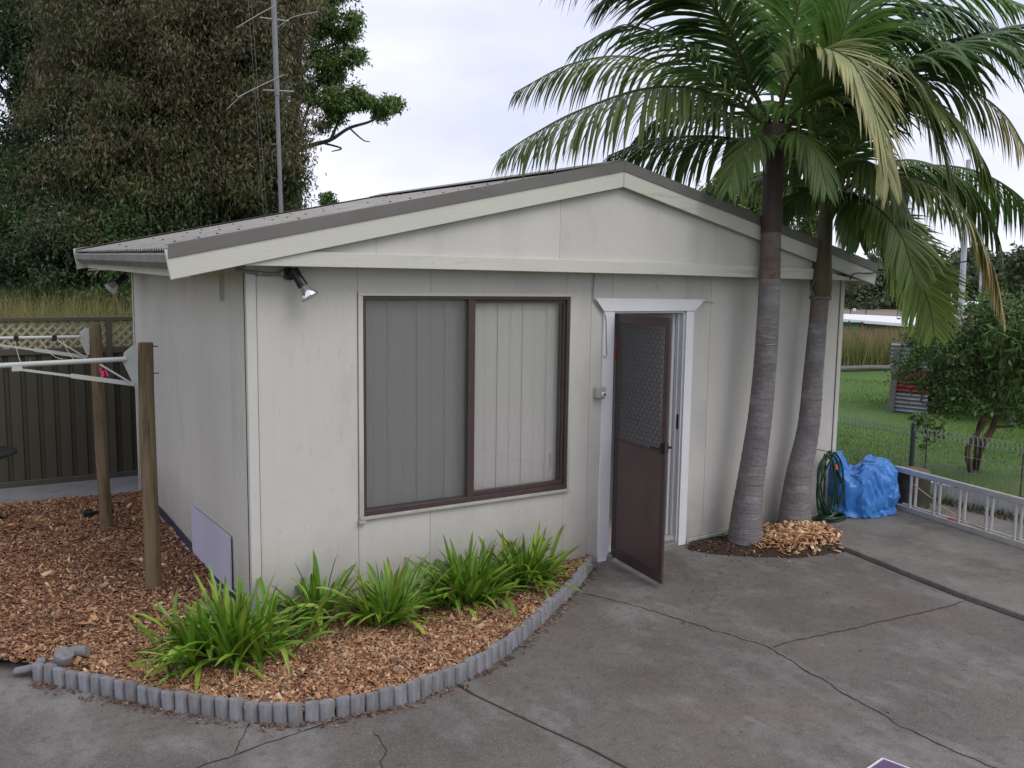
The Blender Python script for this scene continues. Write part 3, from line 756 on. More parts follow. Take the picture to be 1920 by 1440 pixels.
while xs_ < wx1 - .065:
    b = MB(); n = 6; vs = []
    for j in range(n + 1):
        u = (j / n - .5) * .1145
        for z in (wz0 + .03, wz1 - .05): vs.append((u, -.0055 * math.cos(u / .1145 * math.pi), z - wz0))
    b.add(vs, [(2 * j, 2 * j + 1, 2 * j + 3, 2 * j + 2) for j in range(n)])
    o = b.build('blind_slat', 'blind', win, smooth=True)
    o.location = (xs_ - wx0, .100 + .0015 * (i % 2), 0); o.rotation_euler = (0, R(random.uniform(-.06, .06)), R(2.0 + random.uniform(-.8, .8)))
    xs_ += .112; i += 1
b = MB()
for k in range(15):
    x = wx0 + .12 + k * .112
    if x > wx1 - .2: break
    b.tube([(x - wx0, .108, .04), (x - wx0 + .03, .108, .03), (x - wx0 + .056, .108, .026), (x - wx0 + .085, .108, .03), (x - wx0 + .112, .108, .04)], .0018, 4)
b.build('blind_chain', 'cord', win)
b = MB(); b.tube([(1.66, .10, 1.46), (1.655, .10, 1.0), (1.645, .10, .40)], .0035, 5); b.tube([(1.648, .095, .28), (1.648, .095, .14)], .012, 6)
b.build('blind_wand', 'white', win)

# door surround ----------------------------------------------------------
dr = empty('door_frame', (dx0, 0, 0)); dr.parent = shed
def dp(name, m, *polys, bevel=.002, par=None):
    b = MB()
    for p in polys: p(b)
    return b.build(name, m, par or dr, bevel=bevel)
dp('casing', 'white', lambda b: b.b2((-.108, -.022, -.01), (0, -.001, 2.055)))
dp('casing', 'white', lambda b: b.b2((dx1 - dx0, -.022, .005), (dx1 - dx0 + .088, -.001, 2.050)))
dp('head_board', 'white', lambda b: b.prism([(-.205, 2.158), (-.115, 2.0525), (dx1 - dx0 + .092, 2.0525), (dx1 - dx0 + .205, 2.146), (dx1 - dx0 + .1, 2.150)], 1, -.030, -.0225))
dp('jamb', 'white', lambda b: b.b2((-.009, -.0005, .02), (.012, .13, 2.055)))
dp('jamb', 'white', lambda b: b.b2((dx1 - dx0 - .012, -.0005, .03), (dx1 - dx0 + .009, .13, 2.055)), lambda b: b.b2((dx1 - dx0 - .024, .05, .03), (dx1 - dx0 - .0125, .08, 2.05)))
dp('jamb', 'white', lambda b: b.b2((.0125, -.0005, 2.035), (dx1 - dx0 - .0125, .13, 2.055)))
dp('strike_plate', 'black', lambda b: b.b2((dx1 - dx0 - .0145, .02, 1.03), (dx1 - dx0 - .0125, .045, 1.16)))
dp('threshold', 'path', lambda b: b.b2((-.02, -.06, -.02), (dx1 - dx0 - .03, .16, .055)), bevel=.012)
# inner door, half open into the room (white, against the right side)
ind = empty('inner_door', (dx1 - dx0 - .03, .09, .06)); ind.parent = dr; ind.rotation_euler = (0, 0, R(98))
b = MB(); b.b2((0, -.018, 0), (.74, .018, 1.97)); b.build('door_leaf', 'white', ind, bevel=.003)
b = MB()
for z0, z1 in ((.12, .85), (1.0, 1.85)):
    b.b2((.10, .0185, z0), (.64, .024, z1))
b.build('door_moulding', 'white', ind, bevel=.003)

# screen door -------------------------------------------------------------
sw = .742
scd = empty('screen_door', (2.948, -.028, .035)); scd.parent = shed; scd.rotation_euler = (0, 0, math.atan2(-.728, -.105))
H = 2.00
def sp(name, m, *bx, bevel=.003):
    b = MB()
    for lo, hi in bx: b.b2(lo, hi)
    return b.build(name, m, scd, bevel=bevel)
sp('stile', 'brown_alu', ((0, -.011, 0), (.055, .011, H))); sp('stile', 'brown_alu', ((sw - .055, -.011, 0), (sw, .011, H)))
sp('rail', 'brown_alu', ((.0555, -.011, H - .075), (sw - .0555, .011, H))); sp('rail', 'brown_alu', ((.0555, -.011, 0), (sw - .0555, .011, .09)))
sp('rail', 'brown_alu', ((.0555, -.011, .985), (sw - .0555, .011, 1.0)))
sp('kick_panel', 'door_brown', ((.0555, -.004, .0905), (sw - .0555, .004, .9845)), bevel=0)
b = MB(); b.add([(.056, -.004, 1.001), (sw - .056, -.004, 1.001), (sw - .056, -.004, H - .076), (.056, -.004, H - .076)], [(0, 1, 2, 3)]); b.build('insect_screen', 'screenmesh', scd)
b = MB(); x = .0; per = .072; nst = 20
for k in range(nst + 1):
    x = .062 + (sw - .124) * k / nst; am = (sw - .124) / nst * .5
    z = 1.0; sgn = 1 if k % 2 == 0 else -1; last = None
    while z < H - .08:
        a_ = (x, .006, z)
        p1 = (min(sw - .058, max(.058, x + am * sgn)), .006, z + .006); p2 = (min(sw - .058, max(.058, x + am * sgn)), .006, z + per / 2 - .006)
        p3 = (min(sw - .058, max(.058, x - am * sgn)), .006, z + per / 2 + .006); p4 = (min(sw - .058, max(.058, x - am * sgn)), .006, z + per - .006)
        for A0, A1 in ((p1, p2), (p2, p3), (p3, p4), (p4, (p1[0], .006, z + per + .006))):
            if A1[2] < H - .07: b.bar(A0, A1, .003, .0045)
        z += per
b.build('grille', 'grille', scd)
hd = sp('handle', 'black', ((sw - .05, -.03, .99), (sw - .02, .03, 1.07)))
b = MB(); b.tube([(sw - .035, .03, 1.03), (sw - .035, .06, 1.03), (sw - .12, .065, 1.03)], .009, 8); b.tube([(sw - .035, -.03, 1.03), (sw - .035, -.055, 1.03), (sw - .12, -.06, 1.03)], .009, 8); b.build('lever', 'black', hd, smooth=True)
for z in (.1, 1.0, 1.85):
    b = MB(); b.tube([(0, 0, z - .04), (0, 0, z + .04)], .009, 8); b.build('hinge', 'brown_alu', scd, smooth=True)
b = MB(); b.b2((-.012, -.014, 1.62), (.004, .012, 1.72)); o = b.build('hinge_tag', 'red', scd)

# ------------------------------------------------------------------ wall fittings
def spotlight(loc, label, conduit, aim, flip=1):
    root = empty('spotlight', loc, label, 'spotlight')
    q = Vector(aim).to_track_quat('Z', 'Y').to_matrix().to_4x4()
    b = MB(); b.tube([(0, .05, 0), (0, .0, 0)], [.042, .038], 14); b.tube([(0, 0, 0), (.02 * flip, -.035, -.002)], [.03, .026], 12); b.build('mount', 'black', root, smooth=True)
    b = MB(); p0 = Vector((.02 * flip, -.035, -.002)); a = Vector(aim).normalized()
    b.tube([p0 - a * .03, p0 + a * .01], .034, 14); b.tube([p0 + a * .01, p0 + a * .09], [.030, .034], 14); b.build('lamp_holder', 'black', root, smooth=True)
    b = MB(); e = p0 + a * .085
    b.tube([e, e + a * .02, e + a * .045, e + a * .075, e + a * .085], [.026, .032, .047, .060, .061], 20, cap=False); bo = b.build('bulb', 'silver', root, smooth=True)
    b = MB(); b.tube([e + a * .079, e + a * .087], [.0595, .048], 20); b.build('bulb_face', 'bulbglass', bo, smooth=True)
    if conduit:
        b = MB(); b.tube(catmull(conduit, 5), .013, 8); co = b.build('conduit', 'gutter', root, smooth=True)
        b = MB()
        c = [Vector(p) for p in conduit]
        b.tube([c[1] - Vector((.012, 0, 0)), c[1] + Vector((.012, 0, 0))], .017, 10); b.tube([c[-1] - Vector((.03, 0, 0)), c[-1]], .019, 10)
        b.build('conduit_saddle', 'galv', root, smooth=True)
spotlight((.262, -.055, 2.305), 'black spotlight with silver bulb on the front wall below the gable',
          [(-.335, .03, .022), (-.19, .035, .0), (-.12, .035, -.004), (-.03, .035, .002)], (.42, -.35, -.85))
spotlight((-.16, 3.62, 2.265), 'small black spotlight under the rear end of the left eave', None, (-.75, -.2, -.62), -1)
b = MB(); b.b2((0, -.05, 0), (.088, -.001, .092)); o = b.build('box_body', 'wall_b', None, bevel=.006)
sr = empty('sensor_box', (2.735, 0, 1.360), 'small cream sensor box with round black eye beside the door casing', 'sensor'); o.parent = sr
b = MB(); b.tube([(.062, -.050, .034), (.064, -.068, .032)], [.020, .018], 14); o2 = b.build('eye_ring', 'white', sr, smooth=True)
b = MB(); b.tube([(.064, -.066, .032), (.0645, -.071, .032)], [.011, .010], 12); b.build('lens', 'black', o2, smooth=True)
b = MB(); b.tube(catmull([(2.716, -.008, 2.352), (2.708, -.008, 2.25), (2.706, -.01, 2.155), (2.745, -.014, 2.10), (2.803, -.026, 2.045), (2.825, -.028, 1.98), (2.834, -.028, 1.80), (2.842, -.028, 1.712), (2.826, -.028, 1.686), (2.806, -.022, 1.700)], 5), .0028, 5)
tag(b.build('wire', 'gutter', smooth=True), 'thin grey wire hanging down the wall over the left door casing', 'wire')
b = MB(); b.tube([(3.86, -.033, 2.135), (3.95, -.02, 2.128), (4.02, -.012, 2.118)], .0024, 5); tag(b.build('wire_stub', 'gutter'), 'short grey wire stub at the right tip of the door head board', 'wire')
# service cable from the barge end
b = MB(); b.tube(catmull([(5.55, -.222, 2.34), (5.60, -.235, 2.40), (5.75, -.24, 2.405), (5.93, -.24, 2.415), (6.569, -0.406, 2.483), (7.120, -0.974, 2.621), (9.5, -3.0, 3.1)], 6), .006, 5)
tag(b.build('service_cable', 'black', smooth=True), 'thin black cable running from the right barge end out of frame', 'cable')

# ================================================================== CLOTHESLINE
cl = empty('clothesline', (-.42, 1.0, 0), 'fold down clothesline with off white arms on two round timber posts', 'clothesline')
def cpost(base, top, r):
    b = MB(); base = Vector(base); top = Vector(top); pts_ = []; rs = []
    for i in range(14):
        t = i / 13; p = base.lerp(top, t); p.x += .006 * math.sin(t * 5 + base.y); pts_.append(p); rs.append(r * (1.05 - .08 * t + .02 * math.sin(t * 11 + base.y)))
    rs[-1] = r * .93; pts_.append(pts_[-1] + Vector((0, 0, .006))); rs.append(r * .88)
    b.tube([p - cl.location for p in pts_], rs, 18); return b.build('post', 'post', cl, smooth=True)
cpost((-.445, 1.0, -.1), (-.435, 1.0, 1.812), .054); cpost((-.505, 2.77, -.1), (-.545, 2.77, 1.86), .050)
def carm(y, xr, zt, x_end, dz, q=1.0):
    o = Vector(cl.location)
    b = MB(); b.prism([(xr, zt + .09 * q), (xr, zt - .19 * q), (xr - .02, zt - .21 * q), (xr - .095 * q, zt - .02), (xr - .085 * q, zt + .04), (xr - .03, zt + .09 * q)], 1, y - .004, y + .004)
    for v in range(len(b.v)): b.v[v] = tuple(Vector(b.v[v]) - o)
    b.build('bracket', 'offwhite', cl)
    b = MB(); b.tube([Vector((xr - .075, y - .02, zt)) - o, Vector((x_end, y - .02, zt + dz)) - o], .017 * q, 12); b.build('arm', 'offwhite', cl, smooth=True)
    b = MB(); b.bar(Vector((xr - .03, y - .015, zt - .175)) - o, Vector((xr - .42, y - .02, zt - .10)) - o, .012, .03); b.bar(Vector((xr - .40, y - .022, zt - .105)) - o, Vector((xr - .72, y - .02, zt - .045)) - o, .01, .016)
    b.bar(Vector((xr - .05, y - .03, zt - .165)) - o, Vector((xr - .24, y - .03, zt - .03)) - o, .008, .012)
    b.b2(Vector((xr - .76, y - .035, zt - .055)) - o, Vector((xr - .70, y - .005, zt - .01)) - o)
    b.build('strut', 'offwhite', cl)
    b = MB()
    for x, z in ((xr - .078, zt + .0), (xr - .022, zt - .175)): b.tube([Vector((x, y - .05, z)) - o, Vector((x, y - .038, z)) - o], [.006, .009], 8)
    b.build('bolt', 'silver', cl, smooth=True)
carm(.96, -.50, 1.712, -2.1, -.035); carm(2.75, -.594, 1.762, -2.1, .0, .8)
b = MB(); o = Vector(cl.location)
b.tube([Vector((-2.05, .94, 1.66)) - o, Vector((-2.05, 2.73, 1.76)) - o], .016, 8); b.build('front_rail', 'offwhite', cl, smooth=True)
for i, (x, z, sg) in enumerate([(-.80, 1.745, .10), (-.98, 1.745, .04), (-1.17, 1.745, .12), (-1.36, 1.74, .03), (-1.55, 1.74, .06), (-1.8, 1.74, .03)]):
    b = MB(); pts_ = [Vector((x + .02 * math.sin(i), 2.73 - 1.78 * t, z - .02 * t - sg * 4 * t * (1 - t))) - o for t in [j / 10 for j in range(11)]]
    b.tube(pts_, .0022, 5); b.build('line_cord', 'cord', cl, smooth=True)
b = MB()
for x in (-.86, -1.14): b.box(Vector((x, 2.73, 1.755)) - o, (.035, .045, .05))
b.build('clip', 'black', cl, bevel=.004)
b = MB(); b.tube([Vector((-.74, .95, 1.655)) - o, Vector((-.72, .95, 1.60)) - o], [.006, .009], 6); b.box(Vector((-.725, .95, 1.61)) - o, (.010, .01, .05), (0, R(14), 0)); b.box(Vector((-.70, .95, 1.62)) - o, (.010, .01, .045), (0, R(-20), 0)); b.build('cord_end', 'pink', cl)
b = MB(); 
for z in (1.79, 1.60): b.tube([Vector((-.39, 1.0, z)) - o, Vector((-.355, 1.0, z)) - o], .004, 6)
b.build('bolt', 'postgrey', cl)

b = MB()
for sx in (-1, 1): b.box((sx * .085, 0, .03), (.07, .10, .06), (0, 0, R(sx * 12)))
b.box((0, .03, .02), (.2, .04, .03))
tag(b.build('plastic_bracket', 'black', None, (-.515, 3.30, .05), bevel=.008), 'dark plastic block lying in the mulch behind the rear clothesline post', 'bracket')

# round black table at the left edge
tb = empty('patio_table', (-1.50, 3.42, 0), 'round black table edge just showing at the left edge of the photo', 'table')
b = MB(); b.tube([(0, 0, .68), (0, 0, .695), (0, 0, .712), (0, 0, .717)], [.335, .36, .36, .35], 40); b.build('table_top', 'black', tb, smooth=True)
for a in (35, 125, 215, 305):
    ca, sa = math.cos(R(a)), math.sin(R(a)); b = MB(); b.tube(catmull([(ca * .05, sa * .05, .68), (ca * .06, sa * .06, .35), (ca * .2, sa * .2, .12), (ca * .32, sa * .32, .04)], 5), .012, 8); b.build('leg', 'black', tb, smooth=True)

# ================================================================== BACK FENCE
fn = empty('sheet_fence', (-1, 5.14, 0), 'dark brown metal sheet fence with cream lattice along its top', 'fence')
FY = 5.15 - 5.14
x = -2.2; pw = .155; i = 0
pan_prof = [(0, 0), (.012, .030), (.110, .030), (.122, 0), (.155, 0)]
while x < 6.6:
    b = MB(); vs = []
    for px_, py_ in pan_prof:
        for z in (.0, 1.43): vs.append((px_, -py_, z))
    b.add(vs, [(2 * j, 2 * j + 2, 2 * j + 3, 2 * j + 1) for j in range(4)])
    o = b.build('fence_pan', 'fence', fn); o.location = (x + 1, FY + .02, .04)
    md = o.modifiers.new('t', 'SOLIDIFY'); md.thickness = .0012
    x += pw
b = MB(); b.b2((-1.3, FY - .03, 1.43), (7.7, FY + .04, 1.50)); b.build('middle_rail', 'fencerail', fn, bevel=.004)
b = MB(); b.b2((-1.3, FY - .03, .0), (7.7, FY + .04, .07)); b.build('bottom_rail', 'fencerail', fn, bevel=.004)
b = MB(); b.b2((-1.3, FY - .035, 1.785), (7.7, FY + .045, 1.835)); b.build('top_rail', 'fencerail', fn, bevel=.006)
z0, z1 = 1.50, 1.785; hh = z1 - z0
x = -1.2 - hh
while x < 1.3:
    for s, yo in ((1, -.006), (-1, .004)):
        a_ = Vector((x, FY + yo, z0)) if s == 1 else Vector((x + hh, FY + yo, z0)); c_ = Vector((x + hh, FY + yo, z1)) if s == 1 else Vector((x, FY + yo, z1))
        b = MB(); b.bar(a_, c_, .006, .024); b.build('lattice_slat', 'lattice', fn)
    x += .098
for px_ in (.0, 2.4, 4.8):
    b = MB(); b.b2((px_ + .85, FY - .04, 0), (px_ + .91, FY + .05, 1.80)); b.build('fence_post', 'fencerail', fn)

# ================================================================== ANTENNA MAST
b0 = Vector((1.93, 5.6, 0)); 
am = empty('antenna_mast', b0, 'tall thin grey pole with two short cross arms rising behind the shed roof', 'mast')
pA = Vector((2.002, 5.600, 3.106)); pB = Vector((1.951, 5.600, 5.692)); dv = (pB - pA) / (pB.z - pA.z)
base = pA - dv * pA.z; top = pA + dv * (7.4 - pA.z); am.location = base
b = MB(); b.tube([(0, 0, 0), dv * 4.6], .026, 10); b.build('pole', 'mast', am, smooth=True)
b = MB(); b.tube([dv * 4.55, dv * 7.4], .033, 10); b.build('pole', 'mast', am, smooth=True)
for a_, c_ in (((1.775, 5.600, 5.455), (2.135, 5.600, 5.470)), ((1.799, 5.600, 4.596), (2.191, 5.600, 4.626))):
    b = MB(); b.tube([Vector(a_) - base, Vector(c_) - base], .011, 8); b.build('cross_arm', 'mast', am, smooth=True)
for ps in (((1.434, 5.400, 5.235), (1.686, 5.450, 5.423), (1.954, 5.550, 5.617)), ((1.985, 5.600, 5.369), (2.197, 5.600, 5.531), (2.517, 5.600, 5.649)), ((1.435, 5.400, 4.436), (1.750, 5.500, 4.630), (2.064, 5.580, 4.813)), ((1.300, 5.400, 4.278), (1.474, 5.450, 4.449), (1.618, 5.500, 4.550))):
    b = MB(); b.tube(catmull([Vector(p) - base for p in ps], 5), .005, 5); b.build('element_rod', 'mast', am, smooth=True)
for dx in (-.34, -.30):
    b = MB(); b.tube([dv * 7.2 + Vector((dx, .1, 0)), Vector((dx + .12, .1, 2.5))], .0016, 4); b.build('stay_wire', 'mast', am)

# ================================================================== PALMS
def palm_trunk(root, path, radii, ztop, zshaft, shaft_m, shaft_path, shaft_r, rings):
    b = MB(); cp = catmull(path, 16); n = len(cp); rs = []
    # radius along
    for i in range(n):
        t = i / (n - 1) * (len(radii) - 1); k = min(int(t), len(radii) - 2); f_ = t - k; rs.append(radii[k] * (1 - f_) + radii[k + 1] * f_)
    base = Vector(root.location)
    # fine rings: small steps in the radius
    pts_, rr = [], []
    for i in range(n - 1):
        for s in range(3):
            t = s / 3; p = cp[i].lerp(cp[i + 1], t); r_ = rs[i] * (1 - t) + rs[i + 1] * t
            pts_.append(p - base); rr.append(r_ * (1 + .010 * math.sin((i * 3 + s) * 2.4) + random.uniform(-.006, .006)))
    pts_.append(cp[-1] - base); rr.append(rs[-1])
    split = next((i for i, p in enumerate(pts_) if p.z + base.z > ztop), len(pts_) - 1)
    b.tube(pts_[:split + 1], rr[:split + 1], 22); b.build('trunk', 'palmtrunk', root, smooth=True)
    if split < len(pts_) - 1:
        b = MB(); b.tube(pts_[split:], rr[split:], 22); b.build('trunk_top', 'palmnew', root, smooth=True)
    # leaf scars
    zz = .10; b = MB(); nb = MB()
    zs = []
    while zz < path[-1][2] - .05:
        zs.append(zz); zz += random.uniform(.055, .10) * (1.0 if zz < 1.2 else .72)
    allp = [p for p in cp]
    for z in zs:
        for i in range(n - 1):
            if cp[i].z <= z <= cp[i + 1].z:
                t = (z - cp[i].z) / (cp[i + 1].z - cp[i].z + 1e-9); p = cp[i].lerp(cp[i + 1], t); r_ = rs[i] * (1 - t) + rs[i + 1] * t
                ax = (cp[i + 1] - cp[i]).normalized(); tilt = Vector((random.uniform(-.06, .06), random.uniform(-.06, .06), 1)).normalized()
                ring = []; u = tilt.orthogonal().normalized(); v = tilt.cross(u)
                for j in range(20):
                    th = j / 20 * 2 * math.pi; ring.append(p - base + (u * math.cos(th) + v * math.sin(th)) * (r_ * 1.002))
                (nb if z > ztop else b).tube(ring, random.uniform(.0030, .0062), 4, close=True)
                break
    b.build('leaf_scar_rings', 'palmring', root, smooth=True)
    if nb.v: nb.build('leaf_scar_rings', 'palmnew', root, smooth=True)
    b = MB(); sp_ = catmull(shaft_path, 6); ns = len(sp_); rs2 = []
    for i in range(ns):
        t = i / (ns - 1) * (len(shaft_r) - 1); k = min(int(t), len(shaft_r) - 2); f_ = t - k; rs2.append(shaft_r[k] * (1 - f_) + shaft_r[k + 1] * f_)
    b.tube([p - base for p in sp_], rs2, 20); b.build('crownshaft', shaft_m, root, smooth=True)

def frond(root, pts, L0=.50, npair=52, tone=(.055, .105, .030), tip=None, droop=1.0, sidev=None, start=.16, seed=0, wid=.0178, lift=.25, rr=.014, fwd=.88, tipstart=.6):
    rd = random.Random(seed); base = Vector(root.location)
    cp = [p - base for p in catmull(pts, 12)]; n = len(cp)
    seg = [0]
    for i in range(1, n): seg.append(seg[-1] + (cp[i] - cp[i - 1]).length)
    tot = seg[-1]
    def at(s):
        s = max(0, min(tot * .9999, s)); i = next(k for k in range(1, n) if seg[k] >= s); t = (s - seg[i - 1]) / (seg[i] - seg[i - 1] + 1e-9)
        return cp[i - 1].lerp(cp[i], t), (cp[i] - cp[i - 1]).normalized()
    b = MB(); b.tube(cp, [rr * (1 - .85 * i / n) + .002 for i in range(n)], 7)
    fo = b.build('frond', 'rachis', root, smooth=True)
    vs, fs, cs = [], [], []
    T = Vector(tone); npair = int(npair * 1.38)
    for k in range(npair):
        u = start + (1 - start) * (k + rd.uniform(-.25, .25)) / npair
        p, tg = at(u * tot)
        side = tg.cross(Vector((0, 0, 1)))
        if side.length < .25: side = tg.cross(Vector((.6, .8, 0)))
        if sidev: side = Vector(sidev) - tg * tg.dot(Vector(sidev))
        side.normalize(); dors = side.cross(tg).normalized()
        if dors.z < 0: dors = -dors
        prof = math.sin(math.pi * (.18 + .80 * (u - start) / (1 - start))) ** .6
        for sg in (-1, 1):
            ln = L0 * 1.32 * max(.34, prof) * rd.uniform(.82, 1.1)
            fw = fwd + .9 * max(0, (u - .55)) + rd.uniform(-.12, .12)
            d = (side * sg * (1 - .25 * fw) + tg * fw + dors * (lift * (1 - u) + rd.uniform(-.1, .15)) + Vector((0, 0, -.25 * droop))).normalized()
            tn = T * rd.uniform(.7, 1.3)
            tc_ = Vector(tip) * rd.uniform(.75, 1.2) if tip and u > tipstart - rd.uniform(0, .25) else tn
            S = 6; q = p.copy(); o = len(vs); w0 = wid * rd.uniform(.75, 1.1)
            sag = droop * rd.uniform(.16, .34); kink = rd.random() < .14
            wn = d.cross(dors)
            if wn.length < .1: wn = side.copy()
            wn.normalize()
            for s in range(S + 1):
                t = s / S; ww = w0 * (.5 + 1.4 * t if t < .36 else 1.0) * (1 if t < .5 else max(.03, 1 - ((t - .5) / .5) ** 1.5))
                upv = wn.cross(d).normalized()
                if upv.dot(dors) < 0: upv = -upv
                vs += [q + wn * ww + upv * (-ww * .4), q.copy(), q - wn * ww + upv * (-ww * .4)]
                c_ = tn.lerp(tc_, min(1, max(0, t * 1.6 - .1)))
                cs += [tuple(c_), tuple(c_ * 1.15), tuple(c_ * .9)]
                d = (d + Vector((0, 0, -1)) * sag * (.35 + t * 1.1) * (2.5 if kink and s == 3 else 1)).normalized()
                wn = (wn - d * wn.dot(d)).normalized()
                q = q + d * (ln / S)
            for s in range(S):
                for e in (0, 1): fs.append((o + s * 3 + e, o + s * 3 + e + 1, o + s * 3 + e + 4, o + s * 3 + e + 3))
    npmesh('leaflets', np.array([tuple(v) for v in vs]), np.array(fs), np.array(cs), 'palmleaf', fo, True)
    return fo

GREY = (.105, .150, .085); DK = (.052, .098, .030); MIDG = (.088, .165, .038); PALE = (.21, .24, .12); OLV = (.095, .125, .035); TAN = (.34, .27, .13); BLU = (.075, .125, .065)
P1Y = -.29
base1 = Vector((4.222, -0.290, 0.109)); base1.z = 0
palm1 = empty('palm_tree', base1, 'palm with ringed grey trunk and reddish crownshaft, nearer the screen door', 'palm tree', 'palms beside the shed')
palm_trunk(palm1, [(4.226, -0.290, 0.036), (4.237, -0.290, 0.299), (4.272, -0.290, 0.581), (4.345, -0.290, 1.096), (4.381, -0.290, 1.563), (4.393, -0.290, 1.979), (4.389, -0.290, 2.437), (4.381, -0.290, 2.744)],
           [.150, .130, .116, .103, .097, .094, .086, .080], 2.33, 0, 'shaft_red',
           [(4.382, -0.290, 2.726), (4.377, -0.290, 2.887), (4.375, -0.290, 3.110), (4.377, -0.290, 3.376), (4.373, -0.290, 3.617)], [.084, .088, .085, .094, .105], 0)
base2 = Vector((4.950, -0.220, 0.114)); base2.z = 0
palm2 = empty('palm_tree', base2, 'leaning palm with olive crownshaft over a frayed tan collar, nearer the hose', 'palm tree', 'palms beside the shed')
palm_trunk(palm2, [(4.956, -0.220, 0.037), (4.959, -0.220, 0.291), (4.989, -0.220, 0.565), (5.082, -0.220, 0.983), (5.110, -0.220, 1.478), (5.134, -0.220, 1.920), (5.149, -0.220, 2.183)],
           [.158, .132, .115, .098, .088, .080, .080], 1.93, 0, 'shaft_green',
           [(5.157, -0.220, 2.178), (5.154, -0.220, 2.309), (5.156, -0.220, 2.550), (5.166, -0.220, 2.790), (5.172, -0.220, 3.076)], [.088, .098, .078, .066, .058], 0)
# frayed collar on palm 2
b = MB()
cpt = Vector((5.150, -0.220, 2.173)) - base2
for k in range(26):
    a = k / 26 * 2 * math.pi; r_ = .092; p = cpt + Vector((math.cos(a) * r_, math.sin(a) * r_, 0))
    b.box(p, (.028, .006, random.uniform(.02, .045)), (random.uniform(-.3, .3), random.uniform(-.4, .4), a + math.pi / 2))
b.build('torn_sheath', 'palmnew', palm2)
b = MB(); e = cpt + Vector((-.105, 0, .02)); b.tube(catmull([e, e + Vector((-.03, 0, .06)), e + Vector((-.005, 0, .11)), e + Vector((.015, -.02, .16))], 4), [.014 - .001 * i for i in range(13)], 6)
b.build('dry_sheath_tip', 'palmnew', palm2, smooth=True)

FR1 = [
 ([(4.524, -0.152, 3.607), (4.211, -0.049, 3.789), (3.656, -0.044, 3.870), (3.084, -0.052, 3.789), (2.529, 0.031, 3.569), (2.189, 0.101, 3.378), (1.944, 0.173, 3.208)], dict(tone=(.115, .165, .085), L0=.54, npair=54, droop=1.6, tip=OLV, tipstart=.3)),
 ([(4.673, -0.000, 3.666), (4.638, 0.297, 3.940), (4.456, 0.809, 4.236), (4.152, 1.393, 4.485), (3.783, 1.859, 4.454), (3.335, 2.224, 4.176)], dict(tone=OLV, L0=.55, npair=48, droop=1.4)),
 ([(4.513, -0.143, 3.630), (4.106, -0.197, 3.969), (3.628, -0.313, 4.393), (3.136, -0.316, 4.714), (2.635, -0.241, 4.691), (2.238, -0.138, 4.477)], dict(tone=DK, L0=.62, npair=50, droop=1.1)),
 ([(4.820, 0.140, 3.629), (4.775, 0.406, 3.625), (4.659, 0.847, 3.705), (4.424, 1.354, 3.712), (4.182, 1.726, 3.576)], dict(tone=DK, L0=.66, npair=48, droop=1.8)),
 ([(4.760, 0.066, 3.684), (4.979, 0.373, 4.330), (5.153, 0.843, 5.103), (5.116, 1.419, 5.663)], dict(tone=MIDG, L0=.6, npair=44, droop=.7)),
 ([(4.617, -0.086, 3.648), (4.557, -0.218, 4.156), (4.514, -0.364, 4.636), (4.603, -0.478, 5.083)], dict(tone=MIDG, L0=.62, npair=44, droop=.8)),
 ([(4.536, -0.160, 3.607), (4.405, -0.388, 3.952), (4.269, -0.756, 4.112), (4.130, -1.167, 3.950), (4.116, -1.378, 3.645), (4.137, -1.493, 3.331), (4.163, -1.554, 3.009)], dict(tone=PALE, L0=.50, npair=56, droop=.55, wid=.0150, fwd=1.25, tip=(.26, .25, .12), tipstart=.5)),
 ([(4.713, -0.026, 3.667), (4.804, -0.383, 4.093), (4.799, -0.853, 4.116), (4.880, -1.166, 3.935), (4.942, -1.381, 3.524), (5.041, -1.507, 3.054)], dict(tone=(.15, .19, .08), L0=.50, npair=54, droop=.8, wid=.0150, fwd=1.15, tip=PALE, tipstart=.5)),
 ([(4.872, 0.114, 3.678), (5.300, -0.110, 4.023), (5.695, -0.587, 4.105), (5.898, -0.965, 4.019), (6.097, -1.244, 3.766), (6.168, -1.457, 3.401)], dict(tone=OLV, L0=.52, npair=46, droop=1.7, tip=TAN, tipstart=.88)),
 ([(4.650, -0.114, 3.602), (4.844, -0.694, 3.739), (4.884, -1.044, 3.979), (5.096, -1.392, 4.153), (5.382, -1.798, 4.253), (5.642, -2.092, 4.170)], dict(tone=DK, L0=.66, npair=56, droop=1.0)),
 ([(4.953, 0.187, 3.720), (5.231, -0.030, 4.287), (5.481, -0.381, 4.619), (5.603, -0.808, 4.679), (5.818, -1.209, 4.481), (6.033, -1.514, 4.109)], dict(tone=BLU, L0=.62, npair=50, droop=1.0)),
 ([(4.702, -0.025, 3.619), (5.118, 0.205, 3.740), (5.570, 0.391, 3.710), (5.894, 0.507, 3.440), (5.984, 0.527, 3.128)], dict(tone=DK, L0=.5, npair=40, droop=1.4)),
]
for i, (p, kw) in enumerate(FR1): frond(palm1, p, seed=100 + i, **kw)
